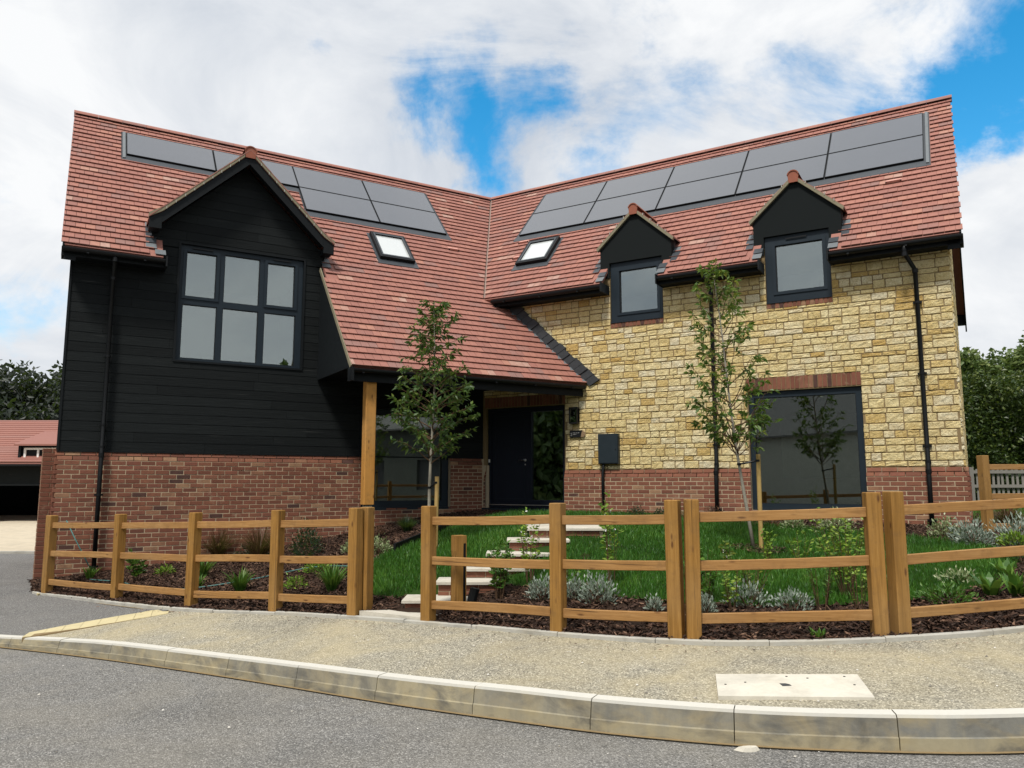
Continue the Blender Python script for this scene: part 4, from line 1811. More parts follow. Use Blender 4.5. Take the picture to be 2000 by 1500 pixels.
# yellow strip of setts
p0, p1 = np.array([-5.60, 9.14]), np.array([-4.20, 9.68])
dv = (p1 - p0) / np.linalg.norm(p1 - p0)
sv = np.array([dv[1], -dv[0]])
m = MB()
m.box(lambda s, o, z: (p0[0] + dv[0] * s + sv[0] * o, p0[1] + dv[1] * s + sv[1] * o, z + foot_z(p0[0] + dv[0] * s + sv[0] * o, p0[1] + dv[1] * s + sv[1] * o)), 0, 1.5, -.19, .19, -.06, -.006)
strip = m.build('yellow_strip', MORT_S, kind='structure')
Ls = float(np.linalg.norm(p1 - p0))
for k in range(8):
    m = MB()
    P_ = lambda s, o, z: (p0[0] + dv[0] * s + sv[0] * o, p0[1] + dv[1] * s + sv[1] * o, z + foot_z(p0[0] + dv[0] * s + sv[0] * o, p0[1] + dv[1] * s + sv[1] * o))
    m.box(P_, k * Ls / 8 + .002, (k + 1) * Ls / 8 - .002, -.188, .188, -.012, .003 + random.uniform(0, .002))
    m.build('sett', YELLOW, strip)

# kerb stones, each on its own, on a concrete bed
d = arclen(KERB)
NK = normals(KERB)


def kpt(s, o):
    i0 = np.interp(s, d, KERB[:, 0])
    i1 = np.interp(s, d, KERB[:, 1])
    nx = np.interp(s, d, NK[:, 0])
    ny = np.interp(s, d, NK[:, 1])
    return np.array([i0 + nx * o, i1 + ny * o])


m = MB()
ss = np.linspace(0, d[-1], 160)
V, F = [], []
for s in ss:
    for o in (-.03, .11):
        p = kpt(s, o)
        V.append((p[0], p[1], -1.628 + hX(p[0]) + (0 if o < 0 else .02)))
for i in range(len(ss) - 1):
    F.append((2 * i, 2 * i + 2, 2 * i + 3, 2 * i + 1))
m.faces(V, F)
kerb = m.build('kerb', MORT_S, kind='structure')
s = 0.35
random.seed(3)
while s < d[-1] - 1:
    L = .915
    nseg = 6
    prof = []
    m = MB()
    rows = []
    jz = random.uniform(-.003, .003)
    for k in range(nseg + 1):
        q = s + .003 + (L - .006) * k / nseg
        x = kpt(q, 0)[0]
        u = upstand(x)
        zb = -1.64 + hX(x)
        sec = [(-.012, zb - .05), (-.009, zb + u * .40), (.002, zb + u * .43), (.016, zb + u - .018), (.030, zb + u - .002), (.127, zb + u), (.127, zb - .05)]
        rows.append([tuple(kpt(q, o)) + (z + (jz if z > zb else 0),) for o, z in sec])
    n = len(rows[0])
    V = [p for r_ in rows for p in r_]
    F = [(i * n + j, (i + 1) * n + j, (i + 1) * n + j + 1, i * n + j + 1) for i in range(nseg) for j in range(n - 1)]
    F += [tuple(range(n)), tuple(nseg * n + j for j in range(n - 1, -1, -1))]
    m.faces(V, F)
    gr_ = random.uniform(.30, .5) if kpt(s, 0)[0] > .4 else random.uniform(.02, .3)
    m.t = [random.uniform(0, .06), gr_ * .7, gr_, .8, 1, .3] * nseg + [0, 0]  # beige and grey dirt on the face; painted brightness on the top
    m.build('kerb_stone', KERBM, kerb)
    s += L

# back edging, each length on its own
d2 = arclen(EDGE)
N2 = normals(EDGE)


def ept(s, o):
    return np.array([np.interp(s, d2, EDGE[:, 0]) + np.interp(s, d2, N2[:, 0]) * o, np.interp(s, d2, EDGE[:, 1]) + np.interp(s, d2, N2[:, 1]) * o])


m = MB()
V, F = [], []
for s in np.linspace(0, d2[-1], 120):
    for o in (-.02, .07):
        p = ept(s, o)
        V.append((p[0], p[1], edge_z(p) - .03))
for i in range(119):
    F.append((2 * i, 2 * i + 2, 2 * i + 3, 2 * i + 1))
m.faces(V, F)
edging = m.build('footway_edging', MORT_S, kind='structure')
s = .05
while s < d2[-1] - 1:
    L = .91
    m = MB()
    rows = []
    jz = random.uniform(-.006, .006)
    for k in range(4):
        q = s + .003 + (L - .006) * k / 3
        p = ept(q, 0)
        z = edge_z(p) + jz
        rows.append([tuple(ept(q, o)) + (zv,) for o, zv in ((0, z - .07), (0, z + .012), (.006, z + .02), (.044, z + .02), (.05, z + .012), (.05, z - .07))])
    n = 6
    V = [p for r_ in rows for p in r_]
    F = [(i * n + j, (i + 1) * n + j, (i + 1) * n + j + 1, i * n + j + 1) for i in range(3) for j in range(n - 1)] + [tuple(range(n)), tuple(3 * n + j for j in range(n - 1, -1, -1))]
    m.faces(V, F)
    m.build('edging_stone', EDGEM, edging)
    s += L

# utility cover in the footway
cv = thing('inspection_cover', 'pale rectangular concrete inspection cover set into the footway', 'manhole cover', (1.84, 5.28, -1.36))
q = [(1.43, 5.61), (2.36, 5.46), (2.25, 4.97), (1.32, 5.13)]
zc = lambda x, y: float(np.interp(y, [4.8, 6.4], [kerb_top((x, y)), edge_z((x, y)) - .018]))
m = MB()
m.prism([(x, y, zc(x, y) - .04) for x, y in q], [(x, y, zc(x, y) + .012) for x, y in q])
m.build('cover_plate', COVERM, cv)
cxy = np.mean(np.array(q), 0)
e1 = (np.array(q[1]) - np.array(q[0]))
e2 = (np.array(q[3]) - np.array(q[0]))
for (u, v) in ((.06, .5), (.93, .5), (.2, .4), (.64, .2), (.5, .12), (.9, .12)):
    p = np.array(q[0]) + e1 * u + e2 * v
    m = MB()
    m.tube([(p[0], p[1], zc(*p) + .008), (p[0], p[1], zc(*p) + .0145)], .008, 8)
    m.build('key_hole', PLAST, cv)
m = MB()
p = np.array(q[0]) + e1 * .47 + e2 * .5
r_ = .03
m.prism([(p[0] - r_, p[1] - r_, zc(*p) + .008), (p[0] + r_, p[1] - r_, zc(*p) + .008), (p[0] + r_, p[1] + r_, zc(*p) + .008), (p[0] - r_, p[1] + r_, zc(*p) + .008)],
        [(p[0] - r_, p[1] - r_, zc(*p) + .0135), (p[0] + r_, p[1] - r_, zc(*p) + .0135), (p[0] + r_, p[1] + r_, zc(*p) + .0135), (p[0] - r_, p[1] + r_, zc(*p) + .0135)])
m.build('cover_badge', FLASH, cv)

# ---- garden: a bed that climbs to the house, and the lawn on it
ctl = [(p[0], p[1], edge_z(p) + .0) for p in resample(EDGE, 22)]
for s_, z_ in ((8.0, -1.55), (7.0, -1.46), (6, -1.38), (5, -1.28), (4, -1.14), (3, -.98), (2, -.80), (1, -.66), (.3, -.60)):
    p = FA(s_, .1, 0)
    ctl.append((p[0], p[1], z_))
for s_, z_ in ((1, -.60), (2, -.60), (3.5, -.60), (5, -.62), (6.5, -.63), (8, -.67), (8.8, -.72)):
    p = FB(s_, .1, 0)
    ctl.append((p[0], p[1], z_))
ctl += [(3.2, 10.4, -.90), (1.3, 10.6, -.64), (2.0, 9.0, -1.02), (5, 9.5, -.93), (4, 8, -1.12), (-1.6, 10.5, -1.12), (-1.0, 12, -.82), (.5, 13, -.62), (8, 10, -.85), (10, 12.5, -.75), (8, 12, -.74),
        (.25, 9.15, -1.0), (.75, 9.55, -.80), (-1.0, 9.3, -1.20), (-.75, 10.1, -.98), (-1.25, 8.40, -1.375), (-.75, 8.35, -1.365), (-1.45, 8.8, -1.33), (-.1, 8.6, -1.22), (-1.0, 8.62, -1.30), (-.7, 9.25, -1.16), (-.45, 9.55, -1.02), (-.2, 9.9, -.86), (.05, 10.2, -.70), (0, 11, -.72), (1.6, 12, -.62), (.9, 8.4, -1.10)]
ctl = np.array(ctl)


def tps_fit(c):
    n = len(c)
    dd = np.linalg.norm(c[:, None, :2] - c[None, :, :2], axis=2)
    Kk = np.where(dd > 0, dd ** 2 * np.log(np.maximum(dd, 1e-9)), 0) + np.eye(n) * .08
    Pm = np.concatenate([np.ones((n, 1)), c[:, :2]], 1)
    A = np.zeros((n + 3, n + 3))
    A[:n, :n] = Kk
    A[:n, n:] = Pm
    A[n:, :n] = Pm.T
    return np.linalg.solve(A, np.concatenate([c[:, 2], np.zeros(3)]))


TW = tps_fit(ctl)


def ground(P):
    P = np.atleast_2d(P)[:, :2]
    dd = np.linalg.norm(P[:, None] - ctl[None, :, :2], axis=2)
    U = np.where(dd > 0, dd ** 2 * np.log(np.maximum(dd, 1e-9)), 0)
    return U @ TW[:-3] + TW[-3] + P @ TW[-2:]


def g1(x, y):
    return float(ground([[x, y]])[0])


WALL = np.array([FA(8.05, .0, 0)[:2], FA(5, -.1, 0)[:2], FA(2, -.1, 0)[:2], FA(-.1, -.1, 0)[:2], FB(2, -.1, 0)[:2], FB(5, -.1, 0)[:2], FB(8.7, -.1, 0)[:2], (8.5, 14.2), (12.5, 15.0)])
WALL = resample(WALL, 80)
EDb = EDGE + N2 * .045
nu, nv = 130, 40
A_, B_ = resample(EDb, nu), resample(WALL, nu)
G = (A_[:, None] * (1 - np.linspace(0, 1, nv + 1))[None, :, None] + B_[:, None] * np.linspace(0, 1, nv + 1)[None, :, None])
Gz = ground(G.reshape(-1, 2)).reshape(nu, nv + 1) + rng.normal(0, .006, (nu, nv + 1))
Gz[:, 0] = np.array([edge_z(p) + .002 for p in A_])
m = MB()
V = [(G[i, j, 0], G[i, j, 1], Gz[i, j]) for i in range(nu) for j in range(nv + 1)]
F = [(i * (nv + 1) + j, (i + 1) * (nv + 1) + j, (i + 1) * (nv + 1) + j + 1, i * (nv + 1) + j + 1) for i in range(nu - 1) for j in range(nv)]
m.faces(V, F)
m.build('garden_bed', BEDM, None, True, kind='structure')

LAWN = catmull([(-1.75, 9.30), (-2.05, 10.2), (-1.9, 11.2), (-1.35, 12.3), (-.75, 13.6), (-.35, 14.9), (.3, 15.55), (1.6, 14.75), (2.6, 13.9), (3.3, 12.9), (4.2, 12.2), (5.3, 11.3), (6.0, 10.3), (6.05, 9.4), (5.2, 8.35), (4.2, 7.75), (3.0, 7.50), (1.9, 7.62), (1.0, 8.05), (.35, 8.55), (-.25, 8.9), (-.95, 8.85), (-1.45, 8.95), (-1.75, 9.30)], 5)[:-1]


def inpoly(P, poly):
    x, y = P[:, 0], P[:, 1]
    r_ = np.zeros(len(P), bool)
    j = len(poly) - 1
    for i in range(len(poly)):
        xi, yi, xj, yj = *poly[i], *poly[j]
        c_ = ((yi > y) != (yj > y)) & (x < (xj - xi) * (y - yi) / (yj - yi + 1e-12) + xi)
        r_ ^= c_
        j = i
    return r_


STEPS = [(-1.184, 8.45, -1.251), (-.854, 8.75, -1.096), (-.561, 9.05, -.983), (-.312, 9.35, -.843), (-.063, 9.65, -.702), (.193, 9.95, -.577)]


def on_step(P):
    r_ = np.zeros(len(P), bool)
    for k, (x, y, z) in enumerate(STEPS):
        dy = .55 if k < 5 else 1.25
        r_ |= (P[:, 0] > x - .02) & (P[:, 0] < x + (.78 if k < 5 else 1.0)) & (P[:, 1] > y - .05) & (P[:, 1] < y + dy)
    r_ |= (P[:, 0] > -1.7) & (P[:, 0] < -.75) & (P[:, 1] > 7.8) & (P[:, 1] < 8.5)
    return r_


cen = LAWN.mean(0)
m = MB()
rings = 14
V = [(cen[0], cen[1], g1(*cen) + .012)]
for k in range(1, rings + 1):
    P_ = cen + (LAWN - cen) * k / rings
    zz_ = ground(P_) + .012
    V += [(p[0], p[1], z) for p, z in zip(P_, zz_)]
n = len(LAWN)
F = [(0, 1 + i, 1 + (i + 1) % n) for i in range(n)]
for k in range(1, rings):
    for i in range(n):
        a0, b0 = 1 + (k - 1) * n + i, 1 + (k - 1) * n + (i + 1) % n
        F.append((a0, 1 + k * n + i, 1 + k * n + (i + 1) % n, b0))
m.faces(V, F)
m.build('lawn', TURF, None, True, kind='structure')


def blades(P, z, h, w, mat, name, lean=.35, tint=None, parent=None, **kw):
    n = len(P)
    an = rng.uniform(0, 2 * np.pi, n)
    dirx = np.stack([np.cos(an), np.sin(an), np.zeros(n)], 1)
    la = rng.uniform(0, 2 * np.pi, n)
    ln = np.stack([np.cos(la), np.sin(la), np.zeros(n)], 1) * (rng.uniform(.2, 1, n) * lean * h)[:, None]
    B = np.concatenate([P, z[:, None]], 1)
    T = B + ln + np.array([0, 0, 1.0]) * h[:, None]
    M = B + ln * .3 + np.array([0, 0, 1.0]) * (h * .55)[:, None]
    w_ = (w * .5)[:, None]
    q1 = np.stack([B - dirx * w_, B + dirx * w_, M + dirx * w_ * .8, M - dirx * w_ * .8], 1)
    q2 = np.stack([M - dirx * w_ * .8, M + dirx * w_ * .8, T + dirx * w_ * .1, T - dirx * w_ * .1], 1)
    t = tint if tint is not None else rng.uniform(0, 1, n)
    return quads_mesh(name, np.concatenate([q1, q2], 0), np.concatenate([t, t]), mat, parent, 4, **kw)


Pg = rng.uniform([-2.2, 7.3], [6.2, 15.7], (170000, 2))
dens = np.clip(1.25 - (Pg[:, 1] - 7.3) / 11, .35, 1)
Pg = Pg[(rng.uniform(0, 1, len(Pg)) < dens)]
Pg = Pg[inpoly(Pg, LAWN) & ~on_step(Pg)]
patch = .5 + .5 * np.sin(Pg[:, 0] * 1.7 + 1.3 * np.sin(Pg[:, 1] * 1.1)) * np.sin(Pg[:, 1] * 2.3 + Pg[:, 0])
pat2 = np.sin(Pg[:, 0] * 4.1 + 2 * np.sin(Pg[:, 1] * 3.3)) * np.sin(Pg[:, 1] * 5.2 + 1.5 * np.sin(Pg[:, 0] * 2.1))
tt = np.clip(rng.normal(.40, .2, len(Pg)) + .34 * (patch - .5) + .12 * pat2, 0, 1)
blades(Pg, ground(Pg) + .008, rng.uniform(.035, .10, len(Pg)) * (1 + .3 * (patch - .5)), rng.uniform(.006, .012, len(Pg)), GRASSM, 'lawn_grass', .55, tt, kind='stuff', label='short bright green lawn grass in front of the stone wing', cat='grass')

# bark mulch over the bed
ii = rng.uniform(0, 1, 90000)
jj = rng.uniform(0, 1, 90000) ** 1.25
D1 = np.linspace(0, 1, nu)
Pc = np.stack([np.interp(ii, D1, A_[:, k]) * (1 - jj) + np.interp(ii, D1, B_[:, k]) * jj for k in (0, 1)], 1)
Pc = Pc[~inpoly(Pc, cen + (LAWN - cen) * .985) & ~on_step(Pc) & (Pc[:, 0] < 9.0)]
n = len(Pc)
an = rng.uniform(0, 2 * np.pi, n)
L = rng.gamma(2.2, .010, n) + .008
W = rng.uniform(.004, .012, n)
el = rng.normal(0, .35, n)
dx = np.stack([np.cos(an) * np.cos(el), np.sin(an) * np.cos(el), np.sin(el)], 1) * L[:, None]
rl = rng.normal(0, .5, n)
dy = np.stack([-np.sin(an) * np.cos(rl), np.cos(an) * np.cos(rl), np.sin(rl)], 1) * W[:, None]
zc_ = ground(Pc) + rng.uniform(.006, .026, n)
c0 = np.concatenate([Pc, zc_[:, None]], 1)
nrm = unit(np.cross(dx, dy)) * rng.uniform(.003, .007, n)[:, None]
top = np.stack([c0 - dx + dy * .6, c0 - dx * .2 - dy, c0 + dx - dy * .5, c0 + dx * .3 + dy], 1) + nrm[:, None]
side = np.stack([c0 - dx * .2 - dy + nrm, c0 - dx + dy * .6 + nrm, c0 - dx + dy * .6 - nrm, c0 - dx * .2 - dy - nrm], 1)
side2 = np.stack([c0 + dx - dy * .5 + nrm, c0 - dx * .2 - dy + nrm, c0 - dx * .2 - dy - nrm, c0 + dx - dy * .5 - nrm], 1)
tc_ = np.clip(rng.beta(1.3, 3.0, n), 0, 1)
quads_mesh('bark_mulch', np.concatenate([top, side, side2], 0), np.concatenate([tc_, tc_, tc_]), CHIPM, kind='stuff', label='dark brown bark chips covering the planting beds', cat='mulch')
# stray chips on the footway
pp = []
for k in range(260):
    s_ = rng.uniform(2, d2[-1] - 4)
    p = ept(s_, -abs(rng.normal(0, .12)) - .02)
    pp.append((p[0], p[1], edge_z(p) - .012))
pp = np.array(pp)
an = rng.uniform(0, 6.28, len(pp))
L = rng.uniform(.006, .03, len(pp))
dx = np.stack([np.cos(an), np.sin(an), np.zeros(len(pp))], 1) * L[:, None]
dy = np.stack([-np.sin(an), np.cos(an), rng.uniform(0, .5, len(pp))], 1) * .006
quads_mesh('stray_bark', np.stack([pp - dx, pp - dy, pp + dx, pp + dy], 1), rng.uniform(0, 1, len(pp)), CHIPM, kind='stuff', label='scattered bark crumbs along the back of the footway', cat='mulch')

# loose grit on the road and footway
pts = []
while len(pts) < 900:
    x, y = rng.uniform(-5, 4.5), rng.uniform(2.6, 9)
    s_ = float(np.interp(x, KERB[:, 0], KERB[:, 1]))
    e_ = float(np.interp(x, EDGE[:, 0], EDGE[:, 1]))
    if y < s_ - .02:
        if rng.uniform() < .35 or s_ - y < .15:
            pts.append((x, y, -1.637 + hX(x)))
    elif s_ + .2 < y < e_ - .05:
        f = (y - s_ - .13) / (e_ - s_ - .13)
        pts.append((x, y, kerb_top((x, y)) * (1 - f) + (edge_z((x, y)) - .018) * f))
pts = np.array(pts)
n = len(pts)
r_ = rng.gamma(2, .0016, n) + .0022
oct_ = np.array([(1, 0, 0), (0, 1, 0), (-1, 0, 0), (0, -1, 0), (0, 0, .8)])
tri = []
for a1, b1 in ((0, 1), (1, 2), (2, 3), (3, 0)):
    tri.append(np.stack([pts + oct_[a1] * r_[:, None], pts + oct_[b1] * r_[:, None], pts + oct_[4] * r_[:, None]], 1))
GRIT = NT('grit')
GRIT = GRIT.fin(GRIT.ramp(GRIT.tint(), [(0, (.12, .11, .10)), (.6, (.38, .35, .29)), (1, (.75, .73, .68))]), .85, .2)
quads_mesh('loose_grit', np.concatenate(tri, 0), np.tile(rng.uniform(0, 1, n), 4), GRIT, None, 3, kind='stuff', label='loose pale grit scattered over road and footway', cat='gravel')
m = MB()
bx, by = 1.40, 4.80
zb_ = -1.64 + hX(bx)
ringv = [(bx + .075 * math.cos(a_) * (1 + .2 * math.sin(3 * a_)), by + .03 * math.sin(a_), zb_) for a_ in [2 * math.pi * k / 9 for k in range(9)]]
top_ = [(bx + (x - bx) * .7 + .005, by + (y - by) * .7, z + .018 + .008 * math.sin(5 * x)) for x, y, z in ringv]
m.prism(ringv, top_)
m.build('mortar_lump', COVERM, label='small pale lump of mortar on the road against the kerb', cat='debris')

# ---- garden steps: pale slabs on brick risers
stp = thing('garden_steps', 'flight of pale paving steps with brick risers climbing the lawn to the door', 'steps', (-.7, 8.4, -1.4))
zf = edge_z((-1.2, 8.0))
m = MB()
q = [(-1.50, 8.38), (-.86, 7.98), (-.25, 8.42), (-1.0, 8.60)]
q = [ept(np.interp(-1.66, EDGE[:, 0], d2), .055), ept(np.interp(-.93, EDGE[:, 0], d2), .055), (-.62, 8.47), (-1.30, 8.52)]
zf += .028
m.prism([(x, y, zf - .08) for x, y in q], [(x, y, zf + .022) for x, y in q])
m.build('landing_slab', SLABM, stp)
random.seed(8)
for k, (x, y, z) in enumerate(STEPS):
    w, dy = (.78, .42) if k < 5 else (1.0, 1.25)
    m = MB()
    c = .006
    q = [(x, y), (x + w, y), (x + w, y + dy), (x, y + dy)]
    m.prism([(a_, b_, z - .035) for a_, b_ in q], [(a_, b_, z - c) for a_, b_ in q])
    qi = [(x + c, y + c), (x + w - c, y + c), (x + w - c, y + dy - c), (x + c, y + dy - c)]
    m.prism([(a_, b_, z - c) for a_, b_ in q], [(a_, b_, z) for a_, b_ in qi])
    m.build('step_slab', SLABM, stp)
    P_ = lambda s, o, zz, x=x, y=y: (x + .03 + s, y + .035 - o, zz)
    m = MB()
    m.box(P_, 0, w - .06, -.35, -.004, z - .30, z - .037)
    rs = m.build('riser', MORT_B, stp)
    for row in range(2):
        z1 = z - .04 - row * .075
        s_ = -.1 if row % 2 else 0
        while s_ < w - .06:
            lo, hi = max(0, s_ + .005), min(w - .06, s_ + .22)
            if hi - lo > .04:
                brick_piece(P_, lo, hi, z1 - .066, z1, lambda zz: .004, random.uniform(.35, .95))[0].build('brick', BRICK, rs)
            s_ += .225

# ------------------------------------------------------------------ post and rail fences
HP = 1.155
RH = (1.0, .60, .175)


def post(parent, x, y, rz, w=.118, top=0.0, zb=None, h=HP):
    z = edge_z((x, y)) + .0 if zb is None else zb
    m = MB()
    c_, s_ = math.cos(rz), math.sin(rz)
    lx, ly = random.uniform(-.008, .008), random.uniform(-.008, .008)
    P_ = lambda a_, b_, zz: (x + a_ * c_ - b_ * s_ + lx * (zz - z), y + a_ * s_ + b_ * c_ + ly * (zz - z), zz)
    k, e = w / 2, .006
    pl = [(-k + e, -k), (k - e, -k), (k, -k + e), (k, k - e), (k - e, k), (-k + e, k), (-k, k - e), (-k, -k + e)]
    ht = z + h + top
    m.prism([P_(a_, b_, z - .12) for a_, b_ in pl], [P_(a_, b_, ht - e) for a_, b_ in pl], random.random())
    m.prism([P_(a_, b_, ht - e) for a_, b_ in pl], [P_(a_ * .9, b_ * .9, ht) for a_, b_ in pl], random.random())
    m.build('post', WOOD_V, parent)


def rail(parent, p, q, zp, zq, hh=.082, th=.038):
    p, q = np.array(p), np.array(q)
    dv_ = (q - p) / np.linalg.norm(q - p)
    sd = np.array([-dv_[1], dv_[0]])
    m = MB()
    n = 5
    rows = []
    bow = random.uniform(-.008, .008)
    e = .004
    for k in range(n + 1):
        f = k / n
        c_ = p * (1 - f) + q * f
        z = zp * (1 - f) + zq * f + bow * math.sin(math.pi * f)
        rows.append([(c_[0] + sd[0] * o, c_[1] + sd[1] * o, z + zz) for o, zz in ((-th / 2, -hh / 2 + e), (-th / 2 + e, -hh / 2), (th / 2 - e, -hh / 2), (th / 2, -hh / 2 + e), (th / 2, hh / 2 - e), (th / 2 - e, hh / 2), (-th / 2 + e, hh / 2), (-th / 2, hh / 2 - e))])
    V = [v for r_ in rows for v in r_]
    F = [(i * 8 + j, (i + 1) * 8 + j, (i + 1) * 8 + (j + 1) % 8, i * 8 + (j + 1) % 8) for i in range(n) for j in range(8)] + [tuple(range(8)), tuple(n * 8 + j for j in range(7, -1, -1))]
    m.faces(V, F, random.random())
    m.build('rail', WOOD_H, parent)


def fence(posts, label, extra=(), rz_off=.0, rails=RH, zfun=None, inset=.0):
    f = thing('post_and_rail_fence', label, 'fence', (posts[0][0], posts[0][1], edge_z(posts[0])), 'post and rail fences')
    zf_ = zfun or edge_z
    for i, p in enumerate(posts):
        a_ = np.array(posts[max(0, i - 1)])
        b_ = np.array(posts[min(len(posts) - 1, i + 1)])
        rz = math.atan2(b_[1] - a_[1], b_[0] - a_[0]) + rz_off
        post(f, p[0], p[1], rz, zb=zf_(p))
    for (x, y, rz) in extra:
        post(f, x, y, rz, zb=zf_((x, y)))
    for i in range(len(posts) - 1):
        p, q = np.array(posts[i], float), np.array(posts[i + 1], float)
        dv_ = (q - p) / np.linalg.norm(q - p)
        for h in rails:
            j1, j2 = random.uniform(-.01, .01), random.uniform(-.01, .01)
            rail(f, p + dv_ * .03, q - dv_ * .03, zf_(p) + h + j1, zf_(q) + h + j2)
    return f


random.seed(12)
fence([(-6.95, 11.78), (-5.36, 10.69), (-3.94, 9.69), (-2.72, 9.08), (-1.70, 8.52)], 'wooden three-rail fence in front of the black timber wing, left of the garden steps', [(-1.60, 8.62, -.5), (-7.03, 11.90, -.64)])
fence([(-.85, 8.03), (.42, 7.16), (1.38, 6.645)], 'wooden three-rail fence right beside the garden steps, ending at a pair of close posts')
fence([(1.51, 6.59), (2.98, 6.42)], 'wooden three-rail fence between the two pairs of close posts', rz_off=0)
fence([(3.15, 6.42), (5.05, 6.80), (7.0, 7.9), (8.8, 9.2), (10.4, 10.6)], 'wooden three-rail fence at the right edge of the picture')
fence([(6.99, 11.45), (9.1, 12.0)], 'wooden fence behind, standing at the right corner of the stone wing', zfun=lambda p: -.76, rails=(.98, .55, .12))

# short bollard light by the steps
bl = thing('bollard_light', 'short timber post with a black slot standing by the lowest garden steps', 'bollard', (-.56, 8.32, -1.35))
m = MB()
z0 = g1(-.56, 8.32)
x, y = -.565, 8.32
pl = [(-.062, -.062), (.062, -.062), (.062, .062), (-.062, .062)]
rr = lambda a_, b_, t_=.5: (x + a_ * math.cos(t_) - b_ * math.sin(t_), y + a_ * math.sin(t_) + b_ * math.cos(t_))
for z_a, z_b, k1, k2 in ((z0 - .1, z0 + .40, 1, 1), (z0 + .40, z0 + .55, 1, .84), (z0 + .55, z0 + .62, .84, 1), (z0 + .62, z0 + .78, 1, 1)):
    m.prism([rr(a_ * (k1 if a_ < 0 else 1), b_) + (z_a,) for a_, b_ in pl], [rr(a_ * (k2 if a_ < 0 else 1), b_) + (z_b,) for a_, b_ in pl])
m.build('timber_post', WOOD_V, bl)
m = MB()
m.prism([rr(a_, b_) + (z0 + .02,) for a_, b_ in ((.063, -.012), (.066, -.012), (.066, .02), (.063, .02))], [rr(a_, b_) + (z0 + .72,) for a_, b_ in ((.063, -.012), (.066, -.012), (.066, .02), (.063, .02))])
m.prism([rr(a_, b_) + (z0 + .02,) for a_, b_ in ((.025, -.066), (.05, -.066), (.05, -.0625), (.025, -.0625))], [rr(a_, b_) + (z0 + .70,) for a_, b_ in ((.025, -.066), (.05, -.066), (.05, -.0625), (.025, -.0625))])
m.build('slot', PLAST, bl)
sp = thing('garden_spotlight', 'small black spotlight leaning at the foot of the short timber post', 'lamp', (-.40, 8.30, -1.35))
m = MB()
zq = g1(-.42, 8.27)
m.tube([(-.43, 8.26, zq), (-.42, 8.25, zq + .10), (-.385, 8.25, zq + .23)], [.045, .05, .05], 10)
m.build('spot_head', PLAST, sp)
m = MB()
m.tube([(-.43, 8.26, zq - .05), (-.43, 8.26, zq + .02)], .012, 6)
m.build('ground_spike', PLAST, sp)
# lawn edging board and hose
m = MB()
pa, pb = np.array([-1.72, 11.35]), np.array([-1.05, 12.75])
m.prism([(pa[0], pa[1], g1(*pa) - .05), (pb[0], pb[1], g1(*pb) - .05), (pb[0] + .03, pb[1], g1(*pb) - .05), (pa[0] + .03, pa[1], g1(*pa) - .05)],
        [(pa[0], pa[1], g1(*pa) + .14), (pb[0], pb[1], g1(*pb) + .14), (pb[0] + .03, pb[1], g1(*pb) + .14), (pa[0] + .03, pa[1], g1(*pa) + .14)])
m.build('lawn_edging', PLAST, label='black edging board between the lawn and the bed by the porch', cat='edging')
m = MB()
hp = catmull([(-6.6, 12.3, 0), (-5.9, 11.9, 0), (-5.2, 11.1, 0), (-4.4, 10.75, 0), (-3.6, 10.9, 0), (-2.9, 11.2, 0), (-2.3, 10.9, 0), (-1.9, 10.5, 0)], 8)
m.tube([(p[0], p[1], g1(p[0], p[1]) + .03) for p in hp], .009, 6)
m.build('irrigation_hose', TEAL, None, True, label='thin teal irrigation hose lying on the mulch of the left bed', cat='hose')
m = MB()
m.tube([FA(7.62, .3, -.60), FA(7.50, .5, -.85), FA(7.28, .7, -1.28)], .009, 6)
m.build('hose_end', TEAL, None, True, label='thin teal hose slanting down the brick wall behind the fence', cat='hose')
m = MB()
q = [(-7.45, 12.25), (-7.05, 11.72), (-7.0, 11.95), (-7.12, 12.6)]
m.prism([(x, y, edge_z((x, y)) - .04) for x, y in q], [(x, y, edge_z((x, y)) + .012) for x, y in q])
m.build('gravel_margin', YELLOW, kind='structure')
